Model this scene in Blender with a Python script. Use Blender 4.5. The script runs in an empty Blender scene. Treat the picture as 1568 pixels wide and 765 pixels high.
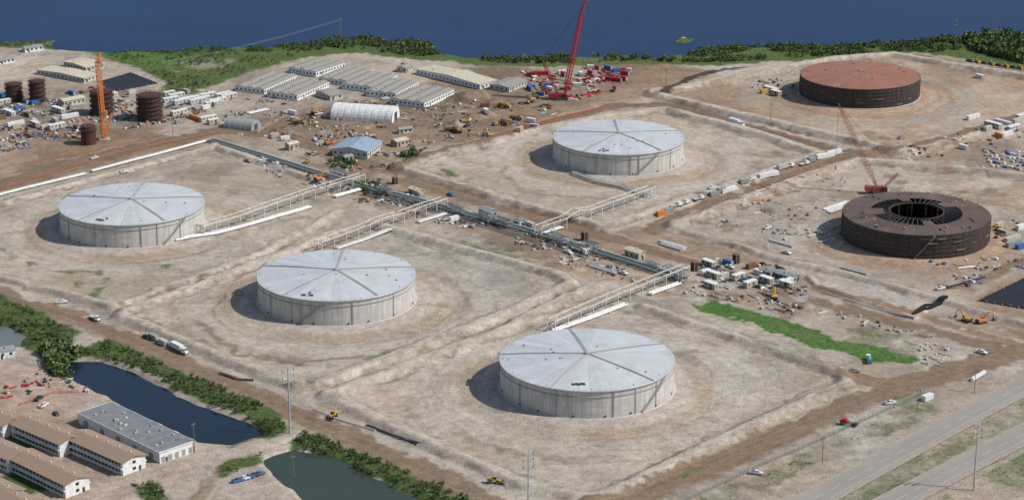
import bpy, math, random
import numpy as np
from mathutils import Vector, Matrix
random.seed(7); rng=np.random.default_rng(11)
F=3577.0; CH=398.0; PT=math.radians(18.3)
cp,sp=math.cos(PT),math.sin(PT)
def P(px,py,z=0.0):
    dx=(px-784)/F; dy=(382.5-py)/F
    rx,ry,rz=dx,cp+dy*sp,-sp+dy*cp
    t=(CH-z)/(-rz)
    return (rx*t,ry*t)
def PL(l): return [P(a,b) for a,b in l]
sc=bpy.context.scene
# ---------- numpy noise
_l={}
def vn(X,Y,s,seed=0):
    if seed not in _l: _l[seed]=np.random.default_rng(seed+100).random((256,256))
    L=_l[seed]; x=np.asarray(X)/s+1000.3; y=np.asarray(Y)/s+1000.7
    xi=np.floor(x).astype(int); yi=np.floor(y).astype(int); fx=x-xi; fy=y-yi
    fx=fx*fx*(3-2*fx); fy=fy*fy*(3-2*fy)
    a=L[xi%256,yi%256];b=L[(xi+1)%256,yi%256];c=L[xi%256,(yi+1)%256];d=L[(xi+1)%256,(yi+1)%256]
    return (a*(1-fx)+b*fx)*(1-fy)+(c*(1-fx)+d*fx)*fy
def fbm(X,Y,s,seed=0,o=3):
    r=0;w=0
    for i in range(o):
        r=r+vn(X,Y,s/2**i,seed+i)*.5**i; w+=.5**i
    return r/w
def dline(X,Y,pts,closed=False):
    d=np.full(X.shape,1e9); n=len(pts)
    for i in range(n if closed else n-1):
        ax,ay=pts[i]; bx,by=pts[(i+1)%n]
        vx,vy=bx-ax,by-ay; L=vx*vx+vy*vy+1e-9
        t=np.clip(((X-ax)*vx+(Y-ay)*vy)/L,0,1)
        d=np.minimum(d,np.hypot(X-ax-t*vx,Y-ay-t*vy))
    return d
def inside(X,Y,pts):
    r=np.zeros(X.shape,bool); n=len(pts)
    for i in range(n):
        ax,ay=pts[i]; bx,by=pts[(i+1)%n]
        if ay==by: continue
        c=((ay>Y)!=(by>Y))&(X<(bx-ax)*(Y-ay)/(by-ay)+ax)
        r^=c
    return r
def sdist(X,Y,pts):
    d=dline(X,Y,pts,True); return np.where(inside(X,Y,pts),d,-d)
# ---------- site data
TANKH=13.4; TR=40.0
TK=[(202,313),(515,422),(899,551),(947,211),(1317,116),(1403,328)]
TC=[P(a,b,TANKH) for a,b in TK]
shore=[(-900,66),(-300,64),(0,64),(70,57),(95,47),(125,41),(128,46),(104,55),(92,68),(150,72),(250,75),(300,69),(400,68),(470,60),(512,55),(600,53),(660,58),(693,62),(680,69),(686,77),(740,84),(800,87),(900,82),(1000,78),(1100,71),(1250,62),(1400,57),(1568,51),(2400,40)]
lake=[(-9000,PL(shore)[0][1])]+PL(shore)+[(9000,PL(shore)[-1][1]),(9000,6500),(-9000,6500)]
island=PL([(1036,57),(1045,54),(1056,57),(1046,60)])
pond1=PL([(108,552),(150,552),(215,575),(300,622),(375,645),(395,660),(350,674),(310,670),(250,642),(195,615),(150,592),(112,572)])
pond2=PL([(412,700),(450,687),(490,693),(570,732),(660,775),(680,800),(520,800),(440,735)])
pond3=PL([(-60,500),(10,498),(32,512),(20,526),(-60,530)])
ponds=[pond1,pond2,pond3]
berms=[
 ([(505,604),(620,563),(760,512),(880,452),(910,440)],2.4,12),
 ([(985,470),(1120,515),(1245,556),(1290,573),(1296,590),(1180,640),(1050,700),(955,748)],2.2,12),
 ([(500,606),(640,672),(800,742),(900,762),(955,748)],2.0,12),
 ([(575,345),(700,380),(850,420),(875,436),(760,487),(600,548),(480,592),(455,592)],2.4,12),
 ([(185,484),(300,533),(455,592)],2.0,12),
 ([(190,478),(300,440),(400,402),(520,356)],2.2,11),
 ([(-200,362),(-60,392),(0,424),(170,470)],2.0,11),
 ([(330,225),(420,255),(500,283)],2.0,10),
 ([(190,466),(300,428),(400,388),(470,352),(520,325)],2.0,9),
 ([(-200,360),(0,314),(150,272),(290,236),(330,225)],1.6,8),
 ([(612,260),(700,285),(820,320),(925,350),(1000,325),(1080,298),(1180,265),(1255,238),(1180,212),(1100,190),(1020,170),(930,180),(800,205),(690,232),(612,256)],2.6,14),
 ([(1000,146),(1100,170),(1250,204),(1385,236),(1480,212),(1568,190),(1700,160),(1568,118),(1450,100),(1370,86),(1280,92),(1180,110),(1080,130),(1000,143)],2.8,15),
 ([(1030,346),(1120,315),(1220,278),(1310,248),(1440,258),(1568,272),(1700,290)],2.8,14),
 ([(1030,350),(1120,375),(1200,400),(1300,422),(1440,460),(1600,505)],2.0,9),
 ([(1240,425),(1250,438),(1400,488),(1420,470)],1.4,5),
]
berms=[(PL(a),h,w) for a,h,w in berms]
mounds=[(P(a,b),r,h) for a,b,r,h in [(712,152,12,6),(735,147,10,5),(760,158,9,4),(725,181,8,4),(745,175,7,3),(1233,468,5,2.5),(700,190,8,3),(690,166,7,3)]]
def H(X,Y):
    X=np.asarray(X,float).ravel(); Y=np.asarray(Y,float).ravel()
    z=(fbm(X,Y,30,3)-.5)*.8+ (vn(X,Y,5,8)-.5)*.3
    for pts,h,w in berms:
        a=np.array(pts); m=(X>a[:,0].min()-w)&(X<a[:,0].max()+w)&(Y>a[:,1].min()-w)&(Y<a[:,1].max()+w)
        if m.any():
            x=X[m];y=Y[m]; d=dline(x,y,pts)+(vn(x,y,9,5)-.5)*1.8
            z[m]=np.maximum(z[m],h*np.clip((w/2-d)/(w*.33),0,1)+z[m]*.5)
    for (cx,cy) in TC:
        m=(np.abs(X-cx)<90)&(np.abs(Y-cy)<90)
        r=np.hypot(X[m]-cx,Y[m]-cy); a=np.arctan2(Y[m]-cy,X[m]-cx)
        k=np.clip((53+2*np.sin(3*a)-r)/7,0,1); z[m]=z[m]*(1-k)+.9*k
        z[m]-=.4*np.exp(-((r-60)/3.)**2)
    for (cx,cy),r0,h in mounds:
        m=(np.abs(X-cx)<40)&(np.abs(Y-cy)<40); r=np.hypot(X[m]-cx,Y[m]-cy)*(.8+.5*vn(X[m],Y[m],6,9))
        z[m]+=h*np.clip(1-r/r0,0,1)
    m=Y>1350
    if m.any():
        x=X[m]+6*(vn(X[m],Y[m],14,21)-.5);y=Y[m]+8*(vn(X[m],Y[m],11,22)-.5)+22*(vn(X[m],Y[m],60,23)-.5)
        d=sdist(x,y,lake); zz=z[m]
        zz=zz-np.clip((d+14)/9,0,1)*2.6-np.clip(d/20,0,1)*4
        di=sdist(x,y,island); zz=np.where(di>-3,np.maximum(zz,-1.2),zz)
        z[m]=zz
    for p in ponds:
        a=np.array(p); m=(X>a[:,0].min()-12)&(X<a[:,0].max()+12)&(Y>a[:,1].min()-12)&(Y<a[:,1].max()+12)
        if m.any():
            d=sdist(X[m]+3*(vn(X[m],Y[m],8,31)-.5),Y[m]+3*(vn(X[m],Y[m],8,32)-.5),p)
            z[m]-=np.clip((d+5)/6,0,1)*3.2
    return z
def hz(x,y): return float(H([x],[y])[0])
# ---------- materials
M={}
def mth(nt,op,a,b=None,c=None):
    n=nt.nodes.new('ShaderNodeMath'); n.operation=op
    for i,v in enumerate((a,b,c)):
        if v is None: continue
        if isinstance(v,(int,float)): n.inputs[i].default_value=v
        else: nt.links.new(v,n.inputs[i])
    return n.outputs[0]
def base(name):
    m=bpy.data.materials.new(name); m.use_nodes=True; nt=m.node_tree
    return m,nt,nt.nodes['Principled BSDF']
def mixc(nt,f,a,b,blend='MIX'):
    n=nt.nodes.new('ShaderNodeMix'); n.data_type='RGBA'; n.blend_type=blend
    for s,v in ((n.inputs[0],f),(n.inputs[6],a),(n.inputs[7],b)):
        if isinstance(v,(int,float)): s.default_value=v
        elif isinstance(v,tuple): s.default_value=(*v,1) if len(v)==3 else v
        else: nt.links.new(v,s)
    return n.outputs[2]
def noise(nt,vec,scale,detail=3,rough=.55):
    n=nt.nodes.new('ShaderNodeTexNoise'); n.inputs['Scale'].default_value=scale; n.inputs['Detail'].default_value=detail; n.inputs['Roughness'].default_value=rough
    nt.links.new(vec,n.inputs['Vector']); return n.outputs['Fac']
def mat(name,col,rough=.75,metal=0,var=.22,scale=.6):
    if name in M: return M[name]
    m,nt,b=base(name); g=nt.nodes.new('ShaderNodeNewGeometry')
    f=noise(nt,g.outputs['Position'],scale,4,.65)
    f=mth(nt,'MULTIPLY_ADD',f,2.4,-.7)
    n=nt.nodes.new('ShaderNodeClamp'); nt.links.new(f,n.inputs[0])
    c=mixc(nt,n.outputs[0],tuple(x*(1-var) for x in col),tuple(min(1,x*(1+var)) for x in col))
    nt.links.new(c,b.inputs['Base Color']); b.inputs['Roughness'].default_value=rough; b.inputs['Metallic'].default_value=metal
    b.inputs['Specular IOR Level'].default_value=.25
    M[name]=m; return m
mat('white_paint',(.66,.66,.64)); mat('off_white',(.46,.44,.39)); mat('grey_roof',(.25,.255,.25)); mat('grey_steel',(.28,.29,.28),.5)
mat('dark_steel',(.06,.06,.06)); mat('black',(.02,.02,.022)); mat('red_paint',(.36,.025,.035),.5); mat('faded_red',(.3,.06,.05),.6); mat('orange_paint',(.6,.2,.05),.5)
mat('yellow_paint',(.48,.31,.07),.5); mat('maroon',(.085,.035,.03)); mat('blue_paint',(.06,.14,.36)); mat('glass',(.03,.04,.05),.15,0,.1)
mat('beige_wall',(.4,.35,.26)); mat('beige_roof',(.52,.46,.34)); mat('brown_roof',(.3,.215,.155),.9,0,.18,1.5); mat('camp_roof',(.29,.27,.235),.8,0,.15,.8)
mat('blue_roof',(.27,.35,.42),.5); mat('green_pipe',(.12,.16,.14)); mat('rubber',(.02,.02,.02),.9); mat('wood',(.25,.17,.1)); mat('wood_pole',(.2,.17,.14))
mat('asphalt_roof',(.19,.195,.2),.9,0,.2,.25); mat('galv',(.42,.43,.43),.45,.2); mat('concrete',(.42,.4,.36)); mat('rust',(.2,.1,.06)); mat('dark_rust',(.085,.052,.04)); mat('teal',(.1,.3,.3)); mat('liner',(.02,.02,.023),.5)
mat('trestle',(.6,.55,.48)); mat('foliage_dark',(.045,.072,.028),.9,0,.4,.3); mat('foliage_mid',(.08,.122,.04),.9,0,.4,.3); mat('foliage_light',(.14,.18,.06),.9,0,.3,.3)
mat('bark',(.1,.07,.05)); mat('fence_metal',(.25,.27,.24)); mat('barrier_red',(.42,.12,.08))
def tankwall(name,c1,c2,c3,zs=2.7,zl=.3):
    m,nt,b=base(name); tc=nt.nodes.new('ShaderNodeTexCoord'); s=nt.nodes.new('ShaderNodeSeparateXYZ'); nt.links.new(tc.outputs['Object'],s.inputs[0])
    a=mth(nt,'ARCTAN2',s.outputs[1],s.outputs[0]); z=s.outputs[2]
    cb=nt.nodes.new('ShaderNodeCombineXYZ'); nt.links.new(mth(nt,'MULTIPLY',a,40),cb.inputs[0]); nt.links.new(mth(nt,'MULTIPLY',z,.05),cb.inputs[1])
    st=noise(nt,cb.outputs[0],.6,5,.75)
    st=mth(nt,'MULTIPLY_ADD',st,3.6,-1.3); cl=nt.nodes.new('ShaderNodeClamp'); nt.links.new(st,cl.inputs[0])
    c=mixc(nt,cl.outputs[0],c1,c2)
    sec=mth(nt,'FLOOR',mth(nt,'MULTIPLY',a,9.0)); zz=mth(nt,'FLOOR',mth(nt,'MULTIPLY',z,1/zs))
    wn=nt.nodes.new('ShaderNodeTexWhiteNoise'); wn.noise_dimensions='2D'; cv=nt.nodes.new('ShaderNodeCombineXYZ'); nt.links.new(sec,cv.inputs[0]); nt.links.new(zz,cv.inputs[1]); nt.links.new(cv.outputs[0],wn.inputs['Vector'])
    c=mixc(nt,mth(nt,'MULTIPLY',wn.outputs['Value'],.3),c,c3)
    fr=mth(nt,'FRACT',mth(nt,'MULTIPLY',a,9.0)); ln=mth(nt,'LESS_THAN',fr,.07)
    c=mixc(nt,mth(nt,'MULTIPLY',ln,.4),c,c3)
    fz=mth(nt,'FRACT',mth(nt,'MULTIPLY',z,1/zs)); lz=mth(nt,'LESS_THAN',fz,.1)
    c=mixc(nt,mth(nt,'MULTIPLY',lz,zl),c,c3)
    n2=noise(nt,tc.outputs['Object'],.08,4,.6)
    c=mixc(nt,mth(nt,'MULTIPLY',n2,.35),c,c3)
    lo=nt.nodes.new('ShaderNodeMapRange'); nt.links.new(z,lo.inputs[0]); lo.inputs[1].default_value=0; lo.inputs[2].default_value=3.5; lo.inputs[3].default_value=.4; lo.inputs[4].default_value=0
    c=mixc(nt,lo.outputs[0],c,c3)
    nt.links.new(c,b.inputs['Base Color']); b.inputs['Roughness'].default_value=.6; b.inputs['Specular IOR Level'].default_value=.3
    M[name]=m
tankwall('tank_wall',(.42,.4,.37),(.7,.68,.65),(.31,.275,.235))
tankwall('rust_wall',(.03,.028,.03),(.11,.082,.072),(.022,.02,.02),1.45,.5)
def tankroof(name,c1,c2,cs,sectors,stain):
    m,nt,b=base(name); tc=nt.nodes.new('ShaderNodeTexCoord'); s=nt.nodes.new('ShaderNodeSeparateXYZ'); nt.links.new(tc.outputs['Object'],s.inputs[0])
    a=mth(nt,'ARCTAN2',s.outputs[1],s.outputs[0]); k=sectors/6.28318
    sec=mth(nt,'FLOOR',mth(nt,'MULTIPLY',a,k)); wn=nt.nodes.new('ShaderNodeTexWhiteNoise'); wn.noise_dimensions='1D'; nt.links.new(sec,wn.inputs['W'])
    c=mixc(nt,wn.outputs['Value'],c1,c2)
    r=mth(nt,'SQRT',mth(nt,'ADD',mth(nt,'POWER',s.outputs[0],2),mth(nt,'POWER',s.outputs[1],2)))
    fr=mth(nt,'FRACT',mth(nt,'MULTIPLY',a,k))
    dist=mth(nt,'MULTIPLY',mth(nt,'MULTIPLY',fr,r),1/k)
    ln=mth(nt,'LESS_THAN',dist,.3); c=mixc(nt,mth(nt,'MULTIPLY',ln,.35),c,cs)
    fr2=mth(nt,'FRACT',mth(nt,'MULTIPLY',r,1/9.7)); l2=mth(nt,'LESS_THAN',fr2,.035); c=mixc(nt,mth(nt,'MULTIPLY',l2,.25),c,cs)
    n2=noise(nt,tc.outputs['Object'],.09,7,.7); mr=nt.nodes.new('ShaderNodeMapRange'); nt.links.new(n2,mr.inputs[0]); mr.inputs[1].default_value=.45; mr.inputs[2].default_value=.75
    c=mixc(nt,mth(nt,'MULTIPLY',mr.outputs[0],stain),c,cs)
    n3_=noise(nt,tc.outputs['Object'],.8,5,.75); c=mixc(nt,mth(nt,'MULTIPLY',n3_,.3),c,cs)
    nt.links.new(c,b.inputs['Base Color']); b.inputs['Roughness'].default_value=.55; b.inputs['Specular IOR Level'].default_value=.3
    M[name]=m
tankroof('tank_roof',(.51,.525,.54),(.59,.605,.615),(.32,.32,.315),48,.6)
tankroof('rust_roof',(.31,.115,.065),(.37,.145,.085),(.2,.14,.11),36,.8)
tankroof('rust_deck',(.12,.078,.058),(.17,.115,.085),(.06,.05,.045),36,1.0)
# ---------- builder
class B:
    def __init__(s): s.p={}
    def add(s,part,mt,v,f):
        V,Fc,Mi=s.p.setdefault(part,([],[],[])); o=len(V); V.extend(v)
        for q in f: Fc.append(tuple(i+o for i in q)); Mi.append(mt)
    def box(s,part,mt,c,sz,rz=0,taper=1):
        a,b2,h=sz[0]/2,sz[1]/2,sz[2]/2; co,si=math.cos(rz),math.sin(rz); v=[]
        for z in(-h,h):
            k=taper if z>0 else 1
            for x,y in((-a,-b2),(a,-b2),(a,b2),(-a,b2)):
                x*=k;y*=k; v.append((c[0]+x*co-y*si,c[1]+x*si+y*co,c[2]+z))
        s.add(part,mt,v,[(0,3,2,1),(4,5,6,7),(0,1,5,4),(1,2,6,5),(2,3,7,6),(3,0,4,7)])
    def tube(s,part,mt,p,q,r,n=8,r2=None,caps=True):
        p=Vector(p);q=Vector(q);d=(q-p)
        if d.length<1e-6:return
        d.normalize(); u=d.orthogonal().normalized(); w=d.cross(u)
        if abs(d.z)<.95:
            u=Vector((0,0,1)).cross(d).normalized(); w=d.cross(u)
        r2=r if r2 is None else r2; v=[]
        for c,rr in((p,r),(q,r2)):
            for i in range(n):
                a=2*math.pi*(i+.5)/n; v.append(tuple(c+u*(math.cos(a)*rr)+w*(math.sin(a)*rr)))
        f=[(i,(i+1)%n,n+(i+1)%n,n+i) for i in range(n)]
        if caps: f+= [tuple(range(n-1,-1,-1)),tuple(range(n,2*n))]
        s.add(part,mt,v,f)
    def beam(s,part,mt,p,q,w): s.tube(part,mt,p,q,w*.7071,4)
    def lattice(s,part,mt,p,q,w,n,t=.22,taper=True):
        p=Vector(p);q=Vector(q);d=(q-p).normalized(); u=d.orthogonal().normalized(); v=d.cross(u); C=[]
        for i in range(n+1):
            f=i/n; k=w/2*(min(1,.25+4*f,.2+5*(1-f)) if taper else 1); c=p.lerp(q,f)
            C.append([c+u*k+v*k,c-u*k+v*k,c-u*k-v*k,c+u*k-v*k])
        for i in range(n):
            for j in range(4):
                s.beam(part,mt,C[i][j],C[i+1][j],t); s.beam(part,mt,C[i][j],C[i+1][(j+1)%4],t*.6); s.beam(part,mt,C[i][j],C[i][(j+1)%4],t*.6)
    def revolve(s,part,mt,prof,n=96,closed=False):
        v=[];f=[]
        for r,z in prof:
            for i in range(n):
                a=2*math.pi*i/n; v.append((r*math.cos(a),r*math.sin(a),z))
        for k in range(len(prof)-1):
            for i in range(n): f.append((k*n+i,k*n+(i+1)%n,(k+1)*n+(i+1)%n,(k+1)*n+i))
        s.add(part,mt,v,f)
    def gable(s,part,mt,L,W,z,rise,ov=.5,th=.25,gm=None):
        a=L/2+ov;b=W/2+ov
        lo=z-ov*rise/(W/2)
        v=[(-a,-b,lo),(a,-b,lo),(a,0,z+rise),(-a,0,z+rise),(-a,b,lo),(a,b,lo)]
        v+=[(x,y,zz+th) for x,y,zz in v]
        s.add(part,mt,v,[(6,7,8,9),(9,8,11,10),(0,3,2,1),(3,4,5,2),(0,1,7,6),(4,10,11,5),(0,6,9,3),(3,9,10,4),(1,2,8,7),(2,5,11,8)])
        if gm:
            a=L/2; b=W/2
            for sx in(-1,1):
                s.add('gable_wall',gm,[(sx*a,-b,z),(sx*a,b,z),(sx*a,0,z+rise)],[(0,1,2) if sx>0 else (0,2,1)])
    def meshes(s,name,join):
        out=[]
        items=list(s.p.items())
        if join:
            V=[];Fc=[];Mi=[]
            for k,(a,b2,c) in items:
                o=len(V);V+=a;Fc+=[tuple(i+o for i in q) for q in b2];Mi+=c
            items=[(name,(V,Fc,Mi))]
        for k,(V,Fc,Mi) in items:
            me=bpy.data.meshes.new(k); me.from_pydata(V,[],Fc)
            nm=[]
            for x in Mi:
                if x not in nm: nm.append(x)
            for x in nm: me.materials.append(M[x])
            ix={x:i for i,x in enumerate(nm)}
            me.polygons.foreach_set('material_index',[ix[x] for x in Mi])
            me.update(); out.append((k,me))
        return out
def inst(name,ms,loc,rz=0,sc_=1):
    if len(ms)==1:
        o=bpy.data.objects.new(name,ms[0][1]); sc.collection.objects.link(o)
        o.location=loc;o.rotation_euler=(0,0,rz);o.scale=(sc_,)*3; return o
    e=bpy.data.objects.new(name,None); sc.collection.objects.link(e); e.location=loc;e.rotation_euler=(0,0,rz);e.scale=(sc_,)*3
    for k,me in ms:
        o=bpy.data.objects.new(k,me); sc.collection.objects.link(o); o.parent=e
    return e
def put(b,name,loc,rz=0,join=False): return inst(name,b.meshes(name,join),loc,rz)
# ---------- GROUND
def axis(lo,hi,d,far):
    a=list(np.arange(lo,hi,d)); s=d; x=a[-1]; up=[]
    while x<far[1]: s=min(s*1.25,500); x+=s; up.append(x)
    s=d;x=lo; dn=[]
    while x>far[0]: s=min(s*1.25,500); x-=s; dn.append(x)
    return np.array(dn[::-1]+a+up)
xs=axis(-425,425,.75,(-9000,9000)); ys=axis(865,1720,1.0,(-3000,9500))
nx,ny=len(xs),len(ys); GX,GY=np.meshgrid(xs,ys); X=GX.ravel();Y=GY.ravel(); N=len(X)
Z=H(X,Y)
col=np.zeros((N,3)); veg=np.zeros(N)
n2=fbm(X,Y,9,50,3); n3=vn(X,Y,1.6,60)
WX=X+7*(fbm(X,Y,16,70)-.5)+2.5*(vn(X,Y,3.5,72)-.5); WY=Y+11*(fbm(X,Y,16,75)-.5)+4*(vn(X,Y,4,77)-.5)
PAD=np.array((.385,.325,.26)); BRN=np.array((.22,.155,.105)); PALE=np.array((.47,.41,.34)); DRK=np.array((.135,.1,.075)); GRN=np.array((.09,.125,.042)); BGR=np.array((.075,.15,.033)); MUD=np.array((.17,.13,.093)); OLV=np.array((.175,.17,.1))
col[:]=PAD*.97
def bb(pts,m):
    a=np.array(pts); return np.nonzero((X>a[:,0].min()-m)&(X<a[:,0].max()+m)&(Y>a[:,1].min()-m)&(Y<a[:,1].max()+m))[0]
def app(i,k,c,v=None):
    k=k[:,None]; col[i]=col[i]*(1-k)+np.asarray(c)*k
    kk=k[:,0]; veg[i]=veg[i]*(1-kk)+(0 if v is None else v)*kk
def poly(px,c,soft=3,a=1,v=None,warp=True,world=False,br=0):
    pts=px if world else PL(px); i=bb(pts,soft+12)
    d=sdist(WX[i] if warp else X[i],WY[i] if warp else Y[i],pts)
    k=np.clip(d/soft+.5,0,1)*a
    if br: k=k*np.clip((n2[i]-.5)*br+.5+.3*(n3[i]-.5),0,1)
    app(i,k,c,v)
def stroke(px,w,c,soft=2,a=1,v=None,warp=True,world=False,br=0):
    pts=px if world else PL(px); i=bb(pts,w+soft+12)
    d=dline(WX[i] if warp else X[i],WY[i] if warp else Y[i],pts)
    k=np.clip((w/2-d)/soft+.5,0,1)*a
    if br: k=k*np.clip((n2[i]-.5)*br+.5+.3*(n3[i]-.5),0,1)
    app(i,k,c,v)
def offs(pts,o):
    out=[]
    for i,(x,y) in enumerate(pts):
        a=pts[max(0,i-1)];b=pts[min(len(pts)-1,i+1)]; dx,dy=b[0]-a[0],b[1]-a[1]; L=math.hypot(dx,dy) or 1
        out.append((x-dy/L*o,y+dx/L*o))
    return out
def road(px,w,c=BRN,a=.95):
    pts=PL(px); stroke(pts,w,c,2.2,a,None,True,True)
    for o in np.arange(-w/2+1,w/2,2.0):
        k=random.choice([.64,.75,.85,1.22,1.12]); stroke(offs(pts,o+random.uniform(-.5,.5)),1.1,np.array(c)*k,1.0,.55,None,False,True,br=2)
    stroke(offs(pts,w/2+1.2),1.8,PALE,1.5,.55,None,True,True,br=3); stroke(offs(pts,-w/2-1.0),1.4,np.array(c)*.55,1.5,.6,None,True,True,br=3)
poly([(-200,205),(0,190),(330,185),(480,150),(620,150),(700,95),(780,100),(1000,95),(1100,110),(1000,150),(900,165),(740,215),(620,250),(560,275),(330,215),(200,240),(0,300),(-200,350)],BRN*1.08,10,1)
poly([(-300,70),(0,72),(110,80),(250,140),(340,130),(420,95),(520,88),(640,95),(700,100),(520,160),(350,190),(0,200),(-300,200)],PAD*.88,8,.95)
poly([(0,140),(120,130),(260,140),(300,165),(200,200),(0,215)],MUD*1.15,8,.85,br=2.5)
poly([(690,105),(800,100),(1000,100),(960,125),(900,160),(820,170),(640,180),(620,160)],MUD,8,.75)
poly([(1000,145),(1180,110),(1370,84),(1600,110),(1700,160),(1568,190),(1385,236)],BRN*1.38,6,1)
poly([(1030,346),(1310,248),(1700,270),(1700,420),(1568,500),(1200,395)],PAD*1.0,6,1)
poly([(1260,330),(1330,270),(1480,262),(1700,280),(1700,420),(1568,450),(1420,440),(1330,410)],BRN*1.3,10,.85,br=2.5)
poly([(1385,236),(1700,150),(1700,290),(1440,256),(1340,243)],BRN*1.25,6,.9)
poly([(510,300),(615,262),(930,352),(1030,348),(1300,430),(1600,530),(1500,545),(1060,440),(930,430),(860,415),(680,340)],BRN*1.2,8,.85)
poly([(400,245),(560,280),(800,345),(1060,425),(1050,448),(860,400),(700,350),(540,310)],MUD*1.25,5,.7,br=3)
poly([(1070,395),(1200,400),(1300,440),(1560,520),(1480,545),(1400,520),(1200,470),(1060,440)],PAD*.85,6,.8,br=2)
poly([(1190,402),(1250,410),(1440,462),(1400,482),(1250,437)],PALE*.97,3,.9)
poly([(1480,468),(1568,415),(1700,390),(1700,520),(1568,520)],BRN,5,.8)
poly([(-200,520),(0,520),(60,560),(120,600),(300,690),(440,720),(500,800),(-200,800)],np.array((.35,.275,.22)),8,1)
poly([(20,560),(120,590),(130,620),(40,630),(0,620)],np.array((.34,.23,.175)),5,.8,br=2)
poly([(940,775),(1330,600),(1600,540),(1900,500),(1900,900),(900,900)],PAD*.88,6,1)
for s,sd,am in((110,81,.2),(28,84,.2),(7,87,.18)):
    f=(fbm(X,Y,s,sd,2)-.5)*2*am; col*= (1+f)[:,None]
f=(vn(X,Y,40,90)-.5)*.1; col[:,0]*=1+f; col[:,2]*=1-f
k=np.clip((fbm(WX,WY,45,98,4)-.5)*6,0,1)*.45; app(np.arange(N),k*(Y<1720),np.array((.32,.245,.17)))
k=np.clip((fbm(WX,WY,60,198,4)-.55)*7,0,1)*.45; app(np.arange(N),k*(Y<1720),PALE)
k=np.clip((fbm(WX,WY,22,95,3)-.62)*9,0,1)*.4; app(np.arange(N),k*(Y<1700),DRK*1.5)
for t,(cx,cy) in enumerate(TC):
    i=np.nonzero((np.abs(X-cx)<100)&(np.abs(Y-cy)<100))[0]
    r=np.hypot(X[i]-cx,Y[i]-cy)+9*(vn(X[i],Y[i],20,61)-.5)+2*(n3[i]-.5); an=np.arctan2(Y[i]-cy,X[i]-cx)
    rusty=t>=4
    sand=(BRN*1.5 if rusty else np.array((.345,.265,.185)))
    app(i,np.clip((84-r)/8,0,1)*.45*np.clip((r-62)/3,0,1),PALE*(.72 if rusty else .97))
    app(i,np.clip((64-r)/4,0,1)*np.clip(.25+1.6*(vn(X[i],Y[i],26,62)-.3),.1,.8),sand)
    app(i,np.clip((51-r)/2.5,0,1)*.75,(BRN*1.8 if rusty else np.array((.43,.37,.325))))
    for q in range(36):
        r0=random.uniform(53,90); a0=random.uniform(-3.14,3.14); wd=random.uniform(.4,1.3)
        da=np.abs((an-a0+np.pi)%(2*np.pi)-np.pi); k=np.clip((wd-np.abs(r-r0-3*np.sin(an*2+q)))/.8,0,1)*np.clip((random.uniform(.4,1.6)-da)/.3,0,1)
        app(i,k*.45,(col[i]*random.choice([.62,.74,1.15,1.25])))
for q in range(150):
    px,py=random.uniform(0,1568),random.uniform(180,740); x,y=P(px,py); a=random.choice([-.9,.72])+random.gauss(0,.25); L=random.uniform(20,80); pts=[]
    cu=random.gauss(0,.02); cc=col[np.argmin(np.abs(X-x)+np.abs(Y-y))]
    if cc[1]>cc[0]: continue
    for s in range(8): pts.append((x,y)); x+=math.cos(a)*L/8;y+=math.sin(a)*L/8;a+=cu*L/8
    kk=random.choice([.66,.76,1.15,1.2])
    for o in(-1.1,1.1): stroke(offs(pts,o),.8,np.array(cc)*kk,1.0,.55,None,False,True)
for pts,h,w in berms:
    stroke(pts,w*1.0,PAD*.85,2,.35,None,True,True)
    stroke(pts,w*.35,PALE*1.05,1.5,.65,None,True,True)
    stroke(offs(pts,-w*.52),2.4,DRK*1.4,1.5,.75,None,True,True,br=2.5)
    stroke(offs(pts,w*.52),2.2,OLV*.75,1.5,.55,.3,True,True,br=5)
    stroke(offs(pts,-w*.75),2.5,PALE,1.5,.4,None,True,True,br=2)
stroke([(470,598),(600,555),(760,500),(885,444)],3.5,BRN*.95,2,.6,br=2); stroke([(190,472),(300,434),(400,395),(520,342)],3.5,BRN*.95,2,.6,br=2)
road([(-100,415),(0,452),(150,499),(320,574),(480,645),(620,708),(760,773)],14,BRN*.98)
road([(-200,330),(0,283),(100,250),(220,222),(345,198),(430,205),(520,240),(600,262)],14,BRN*.9)
road([(560,285),(620,275),(760,315),(930,362),(1060,402),(1240,458),(1400,500),(1540,535)],11,BRN*.95)
road([(600,258),(660,238),(760,212),(860,182),(950,162),(1020,160),(1120,186),(1270,228),(1330,240)],12,BRN*.85)
road([(1000,352),(1070,318),(1160,285),(1270,243),(1400,225),(1568,178),(1800,110)],13,BRN*.95)
road([(890,775),(960,765),(1100,705),(1300,622),(1460,567),(1568,538),(1800,480)],15,BRN*.98)
road([(1300,577),(1360,590),(1440,575),(1530,540),(1500,528)],13)
road([(960,452),(1100,500),(1300,572)],6,PAD*.75,.8)
road([(400,205),(450,180),(560,155),(640,165),(820,165)],10,BRN*.9)
road([(250,140),(262,125),(240,105),(190,95),(140,90)],6,BRN*1.3)
road([(1250,440),(1400,478),(1568,532)],7,BRN*1.1)
road([(700,330),(860,376),(1050,434)],5,BRN*1.25,.7)
road([(455,600),(300,540),(170,488),(60,445)],5,PAD*.75,.8)
road([(1450,440),(1500,430),(1568,400),(1600,380)],8,BRN)
road([(270,700),(340,722),(300,765)],6,BRN*1.3,.7); road([(130,610),(260,690),(330,730),(420,770)],5,PALE*.8,.6)
stroke([(1010,147),(1040,128),(1080,112),(1140,102)],7,DRK*.35,2.5,.9)
stroke([(1000,150),(1100,175),(1270,215),(1385,243)],3,DRK,2,.6,br=3)
stroke([(1400,84),(1568,112)],5,DRK*.6,2,.8,br=2)
stroke([(1035,340),(1120,308),(1220,272),(1310,243)],4,DRK*1.3,2,.5,br=3)
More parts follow.
